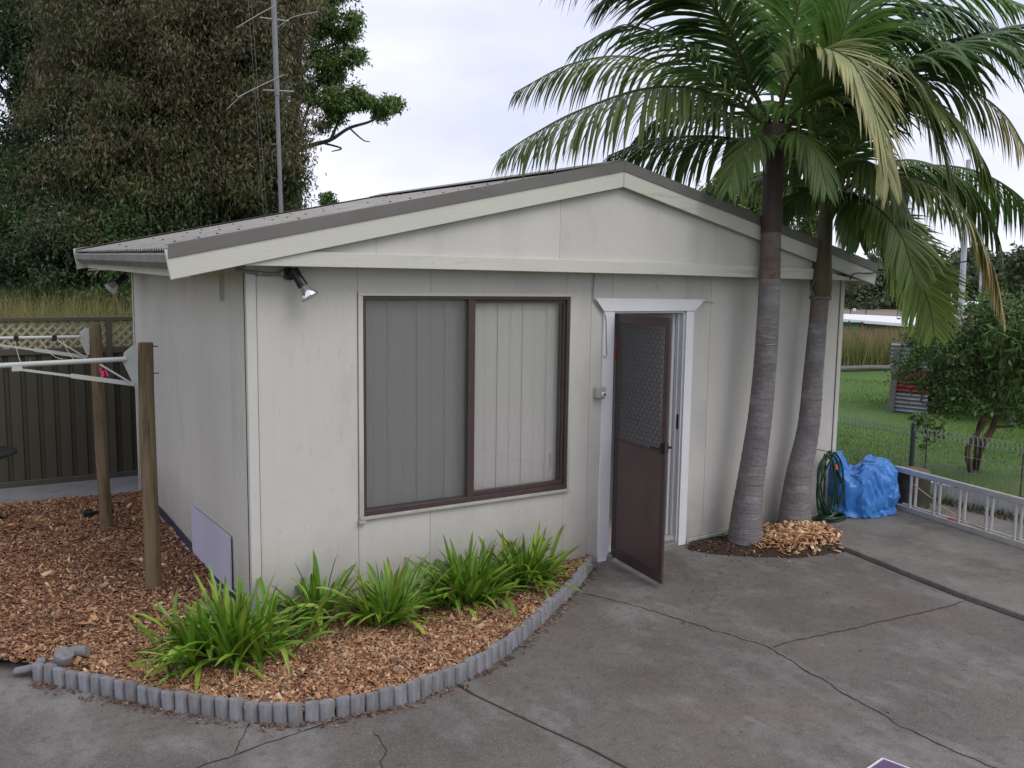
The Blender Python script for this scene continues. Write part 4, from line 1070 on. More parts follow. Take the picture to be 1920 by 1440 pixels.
FR1B = [
 ([(4.523, -0.155, 3.584), (4.130, -0.250, 3.684), (3.769, -0.229, 3.920), (3.351, -0.170, 4.160), (2.936, -0.015, 4.249), (2.614, 0.166, 4.080)], dict(tone=(.085, .15, .05), L0=.45, npair=44, droop=.9)),
 ([(4.620, -0.091, 3.625), (4.720, -0.242, 3.862), (4.923, -0.448, 4.162), (5.192, -0.704, 4.410), (5.472, -1.015, 4.299), (5.756, -1.236, 3.996)], dict(tone=(.10, .165, .05), L0=.48, npair=46, droop=.9)),
 ([(4.436, -0.229, 3.513), (4.080, -0.364, 3.491), (3.791, -0.445, 3.307), (3.632, -0.499, 3.042)], dict(tone=(.075, .12, .035), L0=.34, npair=34, droop=1.0)),
 ([(4.460, -0.244, 3.513), (4.340, -0.525, 3.517), (4.314, -0.771, 3.337), (4.287, -0.912, 3.052)], dict(tone=(.075, .12, .035), L0=.34, npair=34, droop=1.0)),
 ([(4.440, -0.221, 3.589), (4.048, -0.282, 3.946), (3.709, -0.384, 4.249), (3.332, -0.348, 4.510), (2.924, -0.204, 4.551), (2.643, -0.054, 4.348)], dict(tone=(.045, .085, .03), L0=.55, npair=46, droop=.8)),
 ([(4.471, -0.240, 3.590), (4.469, -0.559, 3.866), (4.453, -0.853, 4.261), (4.459, -0.918, 4.684)], dict(tone=MIDG, L0=.55, npair=44, droop=.6)),
 ([(4.558, -0.176, 3.594), (4.612, -0.661, 3.782), (4.821, -1.146, 3.809), (5.003, -1.537, 3.528), (5.187, -1.714, 3.087)], dict(tone=OLV, L0=.45, npair=44, droop=1.0)),
 ([(4.873, 0.116, 3.702), (5.236, -0.131, 4.453), (5.560, -0.523, 4.824), (5.843, -0.935, 4.855), (6.087, -1.360, 4.617)], dict(tone=MIDG, L0=.62, npair=50, droop=.9)),
 ([(4.758, 0.061, 3.636), (4.860, 0.495, 3.802), (4.864, 1.000, 4.029), (4.711, 1.450, 4.002), (4.554, 1.758, 3.786)], dict(tone=(.05, .09, .025), L0=.5, npair=44, droop=1.4)),
]
for i, (p, kw) in enumerate(FR1B): frond(palm1, p, seed=150 + i, **kw)
FR2 = [
 ([(5.386, -0.061, 3.028), (5.510, -0.233, 3.217), (5.665, -0.560, 3.289), (5.793, -0.898, 3.148), (5.926, -1.141, 2.851), (6.062, -1.282, 2.442), (6.128, -1.377, 2.053)], dict(tone=OLV, L0=.42, npair=56, droop=1.8, tip=TAN, tipstart=.74)),
 ([(5.427, -0.029, 3.017), (5.519, -0.272, 2.973), (5.670, -0.511, 2.790), (5.754, -0.728, 2.462), (5.860, -0.839, 2.131), (5.887, -0.892, 1.870)], dict(tone=(.10, .155, .02), L0=.42, npair=60, droop=.30, fwd=.75, sidev=(.845, -.534, 0))),
 ([(5.471, 0.008, 3.062), (6.035, 0.041, 3.293), (6.764, -0.035, 3.497), (7.515, -0.150, 3.513), (8.087, -0.300, 3.320), (8.488, -0.484, 2.952)], dict(tone=(.045, .09, .022), L0=.62, npair=52, droop=1.7)),
 ([(5.457, 0.014, 3.037), (5.466, 0.278, 3.273), (5.482, 0.765, 3.423), (5.430, 1.146, 3.357), (5.351, 1.402, 3.122)], dict(tone=(.10, .15, .04), L0=.42, npair=46, droop=1.2)),
 ([(5.475, 0.006, 3.062), (5.632, 0.082, 3.478), (5.895, 0.229, 4.026), (6.363, 0.372, 4.627), (6.933, 0.306, 5.043), (7.595, 0.131, 5.084)], dict(tone=DK, L0=.6, npair=52, droop=1.0)),
 ([(5.387, -0.058, 3.052), (5.210, -0.129, 3.467), (4.918, -0.142, 3.764), (4.525, -0.119, 3.859), (4.250, -0.074, 3.790)], dict(tone=MIDG, L0=.5, npair=44, droop=1.1)),
 ([(5.311, -0.131, 3.043), (5.155, -0.355, 3.298), (4.987, -0.721, 3.328), (4.988, -0.983, 3.159), (4.993, -1.144, 2.870)], dict(tone=(.06, .09, .025), L0=.42, npair=44, droop=1.3)),
 ([(5.461, 0.011, 3.037), (5.506, 0.241, 3.181), (5.571, 0.554, 3.158), (5.606, 0.743, 2.959)], dict(tone=(.07, .12, .03), L0=.38, npair=34, droop=1.2)),
 ([(5.433, -0.028, 3.057), (5.442, -0.033, 3.498), (5.384, -0.044, 4.020), (5.178, -0.087, 4.500), (4.855, -0.060, 4.951)], dict(tone=MIDG, L0=.6, npair=50, droop=.6)),
 ([(5.433, -0.028, 3.057), (5.395, -0.245, 3.470), (5.446, -0.455, 3.913), (5.599, -0.739, 4.289), (5.938, -1.051, 4.450)], dict(tone=DK, L0=.6, npair=50, droop=1.1)),
]
FR2 += [
 ([(5.389, -0.065, 3.013), (5.290, -0.352, 3.074), (5.222, -0.679, 2.977), (5.222, -0.953, 2.716), (5.300, -1.050, 2.361)], dict(tone=(.075, .12, .025), L0=.42, npair=46, droop=.6, fwd=.7, sidev=(.845, -.534, 0))),
 ([(5.559, 0.070, 3.046), (5.994, 0.075, 3.354), (6.584, -0.033, 3.545), (7.080, -0.247, 3.406), (7.435, -0.401, 3.043), (7.552, -0.534, 2.611)], dict(tone=(.055, .10, .025), L0=.5, npair=48, droop=1.3)),
 ([(5.301, -0.128, 3.018), (5.166, -0.387, 3.110), (5.065, -0.583, 2.952), (5.011, -0.706, 2.672)], dict(tone=(.06, .10, .03), L0=.34, npair=36, droop=.9, sidev=(.845, -.534, 0))),
]
for i, (p, kw) in enumerate(FR2): frond(palm2, p, seed=200 + i, **kw)

# mulch mound round the palms
mound_poly = np.array([(3.657, -0.137, 0.000)[:2], (3.798, -0.388, 0.000)[:2], (4.050, -0.599, 0.000)[:2], (4.343, -0.799, 0.000)[:2], (4.853, -0.887, 0.000)[:2], (5.25, -.55), (5.30, -.02), (3.80, -.02)])
MX, MY = mound_poly[:, 0], mound_poly[:, 1]
def edge_dist(x, y):
    dm = 9
    for i in range(5):
        a = Vector(mound_poly[i]); c = Vector(mound_poly[i + 1]); q = Vector((x, y)); t = max(0, min(1, (q - a).dot(c - a) / (c - a).length_squared)); dm = min(dm, (a + (c - a) * t - q).length)
    return min(1, dm / .16)
def mound_h(x, y):
    return -.004 + edge_dist(x, y) * .04 + .075 * math.exp(-((x - 4.78) ** 2 / .12 + (y + .42) ** 2 / .05)) * edge_dist(x, y) + .008 * noise.noise(Vector((x * 5, y * 5, 2)))
grid_surface('soil_mound', 3.6, 5.5, -1.0, 0, .035, lambda a, c: inside(a, c, MX, MY), mound_h, 'soil', kind='structure')
ps = np.stack([rng.normal(4.72, .22, 1500), rng.normal(-.42, .15, 1500)], 1)
ps = ps[inside(ps[:, 0], ps[:, 1], MX, MY)]
ps2 = np.stack([rng.uniform(3.7, 5.3, 900), rng.uniform(-.9, -.02, 900)], 1); ps2 = ps2[inside(ps2[:, 0], ps2[:, 1], MX, MY)]
lst = [chips(len(ps), ps, np.array([mound_h(a, c) for a, c in ps]) + rng.uniform(0, .03, len(ps)), .03, .075, 1.2, 1.2), chips(len(ps2), ps2, np.array([mound_h(a, c) for a, c in ps2]) + rng.uniform(0, .01, len(ps2)), .012, .04, .45, 0)]
Vv, Ff, Cc = joinchunks(lst)
tag(npmesh('wood_chips', Vv, Ff, Cc, 'chip'), 'heap of pale orange wood chips between the two palm trunks', 'mulch', kind='stuff')

# ================================================================== HOSE, TARP, STUMP, LADDER
hr = random.Random(5); pts_ = []
hc = Vector((5.50, -.09, .02))
turns = 5; per = 26
for i in range(turns * per):
    t = i / per; a = 2 * math.pi * t; kk = int(t)
    wx = .13 + .035 * math.sin(kk * 1.9 + 1); hgt = .30 + .02 * math.cos(kk * 2.3); sk = .05 * math.sin(kk * 2.7)
    x = math.sin(a) * wx + sk * math.cos(a) + .035 * math.sin(a * 2 + kk); z = .36 + math.cos(a) * hgt
    if z > .58: x *= max(.12, 1 - (z - .58) * 7.2)
    y = -.05 - .018 * (kk % 4) + .02 * math.sin(a + kk)
    pts_.append(hc + Vector((x, y, z)))
for i in range(3 * per):
    a = 2 * math.pi * i / per; r_ = .17 + .02 * math.sin(i * .3)
    pts_.append(hc + Vector((math.sin(a) * r_ * 1.05 + .02, -.10 + math.cos(a) * r_ * .55, .025 + .015 * (i // per))))
b = MB(); b.tube(catmull(pts_, 2), .0100, 7)
hose = empty('garden_hose', hc, 'coiled dark green garden hose hanging at the right corner of the shed', 'hose')
o = b.build('hose_coil', 'hose', hose, smooth=True); o.location = -hc
b = MB(); b.tube([(.03, -.11, .56), (.035, -.12, .51)], [.012, .014], 10); b.build('connector', 'orange', hose, smooth=True)
b = MB(); b.tube([(0, .085, .675), (0, -.07, .672), (0, -.085, .70)], .004, 8); b.build('hook', 'black', hose, smooth=True)

# tarpaulin draped over something lumpy
def tarp():
    cx, cy = 6.10, -.10
    # hand-set hull: rings of (x, y, z), from the ground up
    rd = random.Random(3)
    nA = 22; prof = [(0.0, 1.0, .0), (.16, 1.0, .04), (.42, 1.04, .02), (.72, 1.02, .0), (.93, .92, -.01), (1.0, .78, 0), (1.0, .62, 0), (1.0, .45, 0), (1.0, .28, 0), (1.0, .12, 0)]
    vs = []
    def topz(x): return .40 + .25 * math.exp(-((x + .27) ** 2) / .009) + .14 * math.exp(-((x - .13) ** 4) / .0009)
    for k, (hz_, sc_, of) in enumerate(prof):
        for i in range(nA):
            a = 2 * math.pi * (i + .3 * (k % 2)) / nA; ca, sa = math.cos(a), math.sin(a)
            right = max(0, ca)
            low = 1 - hz_
            rx = .41 * sc_ * (1 - .30 * right * low); ry = .27 * sc_ * (1 + .10 * low)
            x = ca * rx; y = sa * ry
            z = .036 + (topz(.58 * x - .81 * y) - .036) * hz_
            jit = .022 if 0 < k < 4 else .012
            vs.append((x + rd.uniform(-jit, jit), y + rd.uniform(-jit, jit), max(.036, z + (rd.uniform(-jit, jit) if k else 0))))
    top = len(vs); vs.append((-.03, 0, topz(-.03) + .01))
    fs = []
    for k in range(len(prof) - 1):
        for i in range(nA):
            a_, b_, c_, d_ = k * nA + i, k * nA + (i + 1) % nA, (k + 1) * nA + (i + 1) % nA, (k + 1) * nA + i
            if rd.random() < .5: fs += [(a_, b_, c_), (a_, c_, d_)]
            else: fs += [(a_, b_, d_), (b_, c_, d_)]
    k = len(prof) - 1
    for i in range(nA): fs.append((k * nA + i, k * nA + (i + 1) % nA, top))
    me = bpy.data.meshes.new('tarpaulin'); me.from_pydata(vs, [], fs)
    bm = bmesh.new(); bm.from_mesh(me); bmesh.ops.recalc_face_normals(bm, faces=bm.faces)
    bmesh.ops.subdivide_edges(bm, edges=bm.edges[:], cuts=3, use_grid_fill=True)
    bmesh.ops.smooth_vert(bm, verts=bm.verts[:], factor=.18, use_axis_x=True, use_axis_y=True, use_axis_z=True)
    bm.normal_update()
    mv = []
    for v in bm.verts:
        c = v.co
        d_ = (1 - abs(noise.noise(Vector((c.x * 11 + c.z * 7, c.y * 8, c.z * 3 - c.x * 3)))) * 3.2) * .018 + (1 - abs(noise.noise(Vector((c.x * 21 - c.z * 12, c.y * 21 + 3, c.z * 14)))) * 3) * .006
        mv.append(v.co + v.normal * d_)
    for v, q in zip(bm.verts, mv): v.co = q if q.z > .036 else Vector((q.x, q.y, .036))
    bm.to_mesh(me); bm.free(); me.shade_smooth(); me.set_sharp_from_angle(angle=R(24))
    me.materials.append(M['tarp'])
    o = bpy.data.objects.new('tarpaulin', me); COL.objects.link(o); o.location = (cx, cy, 0)
    tag(o, 'crumpled bright blue tarpaulin heaped over something beside the hose', 'tarpaulin')
    b = MB(); b.box((0, 0, .13), (.30, .22, .18)); b.build('covered_bulk', 'black', o, bevel=.03)
tarp()

st = Vector((6.73, -.22, 0))
b = MB(); n = 26; rings = []
for z, s in ((-.02, 1.1), (.05, 1.02), (.15, .98), (.25, 1.0), (.34, .97), (.392, .95)):
    rings.append([(math.cos(2 * math.pi * j / n) * .185 * s * (1 + .10 * noise.noise(Vector((math.cos(2 * math.pi * j / n) * 1.5, math.sin(2 * math.pi * j / n) * 1.5, z * 3)))), math.sin(2 * math.pi * j / n) * .185 * s * (1 + .1 * noise.noise(Vector((j * .8, z * 5, 0)))), z) for j in range(n)])
vs = [v for r_ in rings for v in r_]; fs = [(i * n + j, i * n + (j + 1) % n, (i + 1) * n + (j + 1) % n, (i + 1) * n + j) for i in range(5) for j in range(n)]
b.add(vs, fs + [tuple(range(n))])
stump = empty('tree_stump', st, 'dark mossy tree stump with pale top beside the blue tarpaulin', 'stump'); b.build('stump_body', 'stump', stump, smooth=True)
b = MB(); top_ = [(v[0] * .99, v[1] * .99, .393 + .006 * math.sin(v[0] * 60)) for v in rings[-1]]; b.add(top_ + [(v[0] * .96, v[1] * .96, .41) for v in rings[-1]], [(j, (j + 1) % n, (j + 1) % n + n, j + n) for j in range(n)] + [tuple(range(n, 2 * n))]); b.build('stump_top', 'stumptop', stump, smooth=True)

# extension ladder on its edge
la = Vector((6.49, -.24, .055)); lb = Vector((5.95, -2.95, .055)); dl = (lb - la).normalized(); nl = Vector((-dl.y, dl.x, 0))
if nl.x < 0: nl = -nl
lad = empty('extension_ladder', la, 'aluminium extension ladder lying on its side along the wire fence', 'ladder')
Lh = .385
for s, (off, sh) in enumerate(((0, 0), (.048, .018))):
    for z in (0, Lh - .02 * s):
        b = MB(); a_ = nl * off + dl * (sh - (.06 if z else 0)) + Vector((0, 0, z + (.01 if s else 0))); b_ = a_ + dl * 2.85
        b.bar(a_, b_, .006 if 0 else .028, .062 if z == 0 else .058); b.build('rail', 'alu', lad, bevel=.006)
    for k in range(10):
        p = nl * off + dl * (.16 + sh + k * .295); b = MB(); b.tube([p + Vector((0, 0, .0)), p + Vector((0, 0, Lh))], .0145, 10); b.build('rung', 'alu', lad, smooth=True)
for k_, z, ln in ((.66, .36, .09), (.62, .03, .07)):
    b = MB(); p = nl * .02 + dl * k_ + Vector((0, 0, z)); b.bar(p, p + dl * ln, .05, .022); b.build('rung_lock', 'red', lad, bevel=.004)
b = MB(); b.tube(catmull([dl * .14 + nl * .03 + Vector((0, 0, .27)), dl * .45 + nl * .04 + Vector((0, 0, .15)), dl * .75 + nl * .04 + Vector((0, 0, .06)), dl * 1.1 + nl * .03 + Vector((0, 0, .03))], 5), .005, 6); b.build('rope', 'rope', lad, smooth=True)

# ================================================================== WIRE FENCE
FXx = 7.24
wf = empty('wire_fence', (FXx, 0, 0), 'low looped wire mesh fence with dark grey metal posts beside the lawn', 'fence')
ztop = .775
for y in (.12, 2.5, 4.9, -3.3):
    b = MB(); b.tube([(.0, y, -.05), (.0, y, ztop + .03)], .025, 12); b.tube([(.0, y, ztop + .03), (0, y, ztop + .045)], [.028, .018], 12); b.build('post', 'postgrey', wf, smooth=True)
ya, yb = -3.4, 5.0
b = MB()
y = ya
while y < yb:
    b.add([(0, y - .0024, .02), (0, y + .0024, .02), (0, y + .0024, ztop - .07), (0, y - .0024, ztop - .07)], [(0, 1, 2, 3)])
    b.add([(.0024, y, .02), (-.0024, y, .02), (-.0024, y, ztop - .07), (.0024, y, ztop - .07)], [(0, 1, 2, 3)])
    y += .05
w1 = b.build('vertical_wires', 'galv', wf); w1['kind'] = 'stuff'
b = MB(); y = ya
while y < yb:   # rolled top loops
    b.tube([(0, y, ztop - .10), (.035, y + .012, ztop - .07), (.035, y + .030, ztop - .02), (0, y + .042, ztop), (-.02, y + .05, ztop - .03), (0, y + .05, ztop - .09)], .0034, 4, cap=False); y += .05
w2 = b.build('top_loops', 'galv', wf); w2['kind'] = 'stuff'
for z in (.06, .22, .38, .54, ztop - .10):
    b = MB(); b.tube([(0, ya, z), (0, yb, z)], .0036, 5); b.build('line_wire', 'galv', wf)
for k in range(3):
    b = MB(); y0_ = -1.2 * k + .05
    b.b2((0, y0_ - 1.18, .0), (.035, y0_, .20)); o = tag(b.build('edging_board', 'paintboard', None, (FXx + .07, 0, -.01), (0, R(-4), 0), bevel=.004), ['white painted board at the foot of the wire fence, nearest the stump', 'white painted board behind the middle of the ladder', 'white painted board at the fence foot near the right edge'][k], 'board', 'white boards along the wire fence')

# ================================================================== VEGETATION GENERATORS
def leaves(n, cen, rad, clump, lsz, wsz, cols, droop=.5, shell=.55, csz=.35, pts=None):
    """leaf quads gathered round twig points spread through an ellipsoid volume"""
    nc = max(1, n // clump)
    d = rng.normal(size=(nc, 3)); d /= np.linalg.norm(d, axis=1)[:, None]
    rr = rng.random(nc) ** (1 / 3); rr = np.maximum(rr, shell)
    tw = np.array(cen) + d * rr[:, None] * np.array(rad)
    tw += .12 * np.array(rad) * rng.normal(size=(nc, 3))
    ns = max(3, nc // 14)
    sub = tw[rng.integers(0, nc, ns)]
    tw = sub[rng.integers(0, ns, nc)] + rng.normal(size=(nc, 3)) * np.array(rad) * .13 * np.array([1, 1, .7])
    tone_sub = None
    p = np.repeat(tw, clump, 0) + rng.normal(size=(nc * clump, 3)) * csz * np.array([1, 1, .8])
    m_ = len(p)
    ax = rng.normal(size=(m_, 3)); ax[:, 2] -= droop * 2; ax /= np.linalg.norm(ax, axis=1)[:, None]
    r = rng.normal(size=(m_, 3)); sd_ = np.cross(ax, r); sd_ /= np.linalg.norm(sd_, axis=1)[:, None]
    L_s = lsz * rng.uniform(.6, 1.3, m_)[:, None]; W_s = wsz * rng.uniform(.6, 1.3, m_)[:, None]
    Vv = np.stack([p, p + ax * L_s * .45 + sd_ * W_s * .5, p + ax * L_s, p + ax * L_s * .45 - sd_ * W_s * .5], 1).reshape(-1, 3)
    Fv = np.arange(m_ * 4).reshape(m_, 4)
    cols = np.array(cols); ct = cols[rng.integers(0, len(cols), nc)] * rng.uniform(.7, 1.3, (nc, 1))
    cl_ = np.repeat(ct, clump, 0) * rng.uniform(.65, 1.4, (m_, 1))
    k = rng.random(m_) < .15
    cl_[k] = cols[rng.integers(0, len(cols), k.sum())]
    return Vv, Fv, np.repeat(cl_, 4, 0)

def tree(name, base, trunk, tr_r, limbs, blobs, leafspec, label, cat='tree', group=None, bark='bark'):
    root = empty(name, base, label, cat, group); B = Vector(base)
    b = MB(); t = catmull([Vector(p) - B for p in trunk], 6); n = len(t)
    b.tube(t, [tr_r * (1 - .7 * i / n) + .003 for i in range(n)], 9); b.build('trunk', bark, root, smooth=True)
    for lp, r_ in limbs:
        b = MB(); t = catmull([Vector(p) - B for p in lp], 5); n = len(t)
        b.tube(t, [r_ * (1 - .75 * i / n) + .004 for i in range(n)], 6); b.build('limb', bark, root, smooth=True)
    lst = []
    for bl in blobs:
        cen, rad, nn, cols = bl
        lst.append(leaves(int(nn * leafspec.get('k', 1.5)), np.array(cen) - np.array(B), rad, leafspec['clump'], leafspec['l'], leafspec['w'], cols, leafspec.get('droop', .5), .55, leafspec['csz']))
    Vv, Ff, Cc = joinchunks(lst)
    npmesh('crown', Vv, Ff, Cc, 'leaf', root, kind='stuff')
    return root

RED = [(.105, .078, .050), (.078, .072, .038), (.125, .088, .060), (.065, .075, .030), (.055, .068, .028)]
RG = [(.055, .072, .028), (.085, .070, .038), (.042, .055, .022), (.075, .085, .03), (.10, .072, .045)]
DG = [(.022, .045, .018), (.030, .060, .020), (.040, .055, .022), (.018, .034, .016)]
MG = [(.045, .085, .022), (.060, .105, .028), (.035, .065, .020), (.075, .10, .03)]
BG = [(.075, .135, .035), (.10, .165, .045), (.055, .105, .03), (.12, .17, .06)]
# far dark gum on the left
tree('gum_tree', (1.864, 48.353, -0.060) if 0 else (-2.0, 11.2, -.06), [(-2.0, 11.2, -.06), (-0.448, 13.455, 2.646), (-0.376, 13.653, 4.437), (-0.332, 13.841, 6.029), (-0.284, 14.080, 8.018), (-0.251, 14.383, 10.405)], .16,
     [([(-0.344, 13.721, 5.084), (-0.521, 13.649, 5.489), (-0.725, 13.708, 5.857), (-0.969, 13.697, 6.387)], .06), ([(-0.374, 13.705, 4.835), (-0.585, 14.121, 5.164), (-0.909, 14.711, 5.364)], .05), ([(-0.315, 13.830, 6.029), (-0.023, 13.605, 6.604), (0.427, 13.401, 7.204)], .05),
      ([(-0.448, 13.455, 2.646), (-0.216, 13.004, 3.034), (-0.612, 13.307, 3.418)], .04)],
     [((-0.058, 13.142, 6.546), (1.0, 1.0, .95), 9000, DG), ((-1.096, 14.457, 7.010), (1.2, 1, 1.3), 8000, DG), ((0.489, 13.621, 8.229), (1.4, 1.2, 1.2), 7000, DG), ((0.832, 13.648, 10.025), (1.8, 1.4, 1.2), 5000, DG),
      ((-0.629, 14.133, 4.168), (.7, .8, .9), 6500, DG), ((0.093, 13.885, 5.699), (.42, .5, .8), 2500, DG), ((-0.822, 13.107, 2.726), (.9, .9, .9), 7000, DG), ((-1.198, 15.165, 4.737), (.6, .8, 1.2), 3500, DG), ((-0.150, 12.877, 6.796), (.5, .5, .28), 1500, MG)],
     dict(clump=30, l=.12, w=.036, csz=.16), 'dark gum tree with bare forked trunk at the far left edge', group='gum trees behind the back fence')
# big reddish gum
tree('gum_tree', (1.6, 11.3, -.06), [(1.6, 11.3, -.06), (2.049, 9.807, 3.179), (2.057, 10.188, 5.147), (2.272, 10.541, 6.996), (2.560, 10.727, 9.712)], .16,
     [([(2.049, 9.807, 3.179), (1.664, 10.072, 4.222), (1.146, 10.275, 5.055), (0.811, 10.504, 6.065)], .07), ([(2.015, 10.045, 4.773), (2.559, 9.700, 5.644), (3.061, 9.527, 6.708)], .07), ([(2.013, 9.938, 3.975), (2.493, 9.223, 4.455), (2.988, 8.825, 4.705)], .05),
      ([(2.040, 9.788, 3.001), (2.817, 9.793, 4.022), (3.191, 10.085, 6.157), (3.318, 10.327, 7.660)], .07)],
     [((1.045, 9.978, 5.906), (1.3, 1.2, 1.25), 17000, RED + RG[:3]), ((1.942, 9.202, 6.118), (1.3, 1.2, 1.2), 17000, RED), ((2.652, 8.798, 5.571), (.72, .9, 1.3), 11000, RED), ((1.784, 9.764, 7.773), (2.2, 1.5, 1.2), 12000, RED),
      ((1.464, 9.421, 4.630), (1.3, 1.1, .9), 14000, RG), ((2.573, 8.590, 4.548), (.60, .8, .75), 8000, RG), ((0.498, 10.283, 4.733), (1.0, 1.1, 1.2), 10000, RG), ((2.469, 8.565, 3.882), (.62, .8, .5), 7000, RG),
      ((1.704, 9.145, 3.713), (1.2, .9, .7), 12000, RG), ((0.788, 9.830, 3.624), (1.1, .9, .8), 11000, RG), ((3.277, 9.098, 6.305), (.40, .6, .9), 3000, RED), ((2.064, 10.447, 9.720), (2.6, 1.5, 1.6), 7000, RED),
      ((3.083, 8.465, 4.251), (.14, .3, .4), 600, RG), ((3.079, 8.399, 3.745), (.15, .3, .25), 500, DG), ((0.533, 10.889, 5.851), (.85, 1, 1.2), 7000, RED)],
     dict(clump=26, l=.095, w=.024, csz=.13, droop=.75, k=2.1), 'large gum tree with dense reddish brown drooping foliage behind the fence', group='gum trees behind the back fence')
# bright green gum at the right of the grove
tree('gum_tree', (4.6, 14.7, -.06), [(4.6, 14.7, -.06), (4.564, 12.777, 3.441), (4.592, 12.941, 4.779), (4.751, 13.068, 6.454), (4.891, 13.207, 8.128), (5.058, 13.480, 10.918)], .17,
     [([(4.601, 12.959, 4.946), (4.889, 12.555, 5.066), (5.187, 12.261, 5.166), (5.487, 11.983, 5.396), (5.872, 11.642, 5.548), (6.278, 11.434, 5.912)], .05), ([(5.043, 12.342, 5.098), (5.327, 12.028, 4.979), (5.156, 12.126, 4.910)], .02), ([(5.487, 11.983, 5.396), (5.667, 11.716, 5.143), (5.795, 11.630, 5.102)], .016),
      ([(4.751, 13.068, 6.454), (5.163, 12.769, 7.048), (5.647, 12.495, 7.278)], .05), ([(4.839, 13.149, 7.458), (5.204, 12.856, 7.880), (5.615, 12.688, 8.552)], .05), ([(5.187, 12.261, 5.166), (5.361, 12.100, 5.666), (5.480, 11.955, 6.030)], .03), ([(4.601, 12.959, 4.946), (4.864, 12.785, 5.768), (5.097, 12.606, 6.415)], .04)],
     [((5.261, 12.645, 7.465), (.62, .6, .55), 6500, BG), ((5.711, 12.500, 7.611), (.28, .4, .22), 1500, BG), ((5.495, 12.416, 6.863), (.45, .5, .28), 3500, BG), ((5.050, 12.788, 6.658), (.5, .5, .6), 4200, MG), ((5.248, 12.949, 8.768), (.8, .7, .8), 5000, BG),
      ((5.516, 12.044, 5.974), (.50, .4, .26), 4500, BG), ((5.161, 12.484, 5.810), (.38, .4, .36), 2600, BG), ((5.997, 11.600, 5.821), (.33, .3, .13), 1700, BG), ((6.239, 11.453, 5.868), (.15, .2, .15), 700, BG), ((5.717, 11.820, 6.142), (.22, .2, .12), 900, BG),
      ((5.114, 13.339, 10.138), (1.2, 1, 1), 3500, BG), ((5.372, 12.672, 8.184), (.6, .5, .4), 3200, BG)],
     dict(clump=24, l=.10, w=.034, csz=.085, k=.85), 'bright green gum tree with a long bare lower limb reaching right over the roof', group='gum trees behind the back fence')
tree('gum_tree', (3.6, 13.0, -.06), [(3.6, 13.0, -.06), (3.524, 11.275, 3.319), (3.515, 11.444, 4.526), (3.538, 11.635, 6.036), (3.612, 11.930, 8.553)], .13,
     [([(3.515, 11.444, 4.526), (3.081, 11.705, 5.307), (2.775, 11.993, 6.002)], .05)],
     [((3.156, 12.283, 6.404), (1.3, 1, 1.8), 7000, DG), ((2.110, 13.511, 6.190), (1.6, 1, 2.0), 8000, DG), ((2.485, 12.655, 4.264), (1.5, .9, 1.0), 8000, DG), ((3.180, 12.574, 8.658), (1.8, 1, 1.5), 5000, RED)],
     dict(clump=26, l=.15, w=.05, csz=.2), 'straight grey trunked gum standing deep in the grove behind the antenna mast', group='gum trees behind the back fence')
# understorey
for i, (c, rd_, nn, cols, lb) in enumerate([
        ((-0.575, 9.315, 2.254), (.9, .7, .60), 8000, DG, 'dark bushy shrub behind the fence at the far left'),
        ((0.205, 9.116, 2.664), (.95, .7, .8), 9500, DG + RG[:2], 'dense dark green shrub behind the fence left of the gutter'),
        ((0.490, 8.153, 2.158), (.5, .5, .5), 4500, MG + DG, 'small leafy shrub just left of the rear spotlight'),
        ((1.392, 8.891, 3.022), (1.2, .8, .9), 9000, MG + DG, 'mid green shrub rising just above the left roof slope'),
        ((-0.135, 10.629, 3.456), (.9, .8, .9), 8000, DG + MG, 'tall dark sapling thicket between the two left gum trunks'),
        ((2.512, 9.395, 3.180), (1.0, .8, .7), 6500, MG + RG, 'olive shrub above the roof line left of the antenna mast')]):
    cc = Vector(c); bs = (cc.x, cc.y, -.06)
    tree('shrub', bs, [bs, (cc.x + .05, cc.y, cc.z * .5), tuple(cc)], .05, [], [(c, rd_, nn, cols), ((cc.x, cc.y + .3, max(.6, cc.z - 1.0)), (rd_[0], rd_[1], 1.0), nn // 2, cols)], dict(clump=24, l=.085, w=.027, csz=.13, k=2.0), lb, 'shrub', 'shrubs behind the back fence')

# small tree tops over the roof
for (c, rd_, nn, cols, lb, sz) in [((13.148, 33.278, 5.844), (.55, .5, .30), 900, MG, 'tiny distant tree top showing just above the left roof slope', .16),
                           ((18.202, 13.282, 4.851), (1.1, 1, .62), 5000, MG + [(.10, .13, .03)], 'rounded tree top showing above the right roof slope behind the first palm', .12),
                           ((20.268, 13.155, 4.760), (.9, 1, .8), 4200, MG, 'leafy tree behind the right roof slope between the palm trunks', .12)]:
    cc = Vector(c); bs = (cc.x, cc.y, -.06)
    tree('distant_tree', bs, [bs, (cc.x, cc.y, cc.z * .6), tuple(cc)], .12, [], [(c, rd_, nn, cols), ((cc.x, cc.y, cc.z - 1.2), (rd_[0] * 1.3, rd_[1] * 1.3, 1.0), nn, cols)], dict(clump=20, l=sz, w=sz * .5, csz=.12), lb, 'tree', 'tree tops behind the shed')

# far woodland, one mass
lst = []
for i in range(190):
    ang = R(random.uniform(-35, 105)); dist = random.uniform(95, 135)
    hgt = random.uniform(4.2, 6.8) * dist / 110
    c = (-1.5 + math.sin(ang) * dist, -5.5 + math.cos(ang) * dist, hgt * .5)
    rw = random.uniform(3, 5.5)
    lst.append(leaves(1700, c, (rw, rw, hgt * .52), 18, .62, .34, [(.05, .075, .035), (.065, .09, .045), (.042, .06, .03), (.08, .09, .05)], .2, .6, .55))
Vv, Ff, Cc = joinchunks(lst)
tag(npmesh('woodland', Vv, Ff, Cc, 'leaf'), 'dark band of distant bushland along the horizon behind the field', 'woodland', kind='stuff')
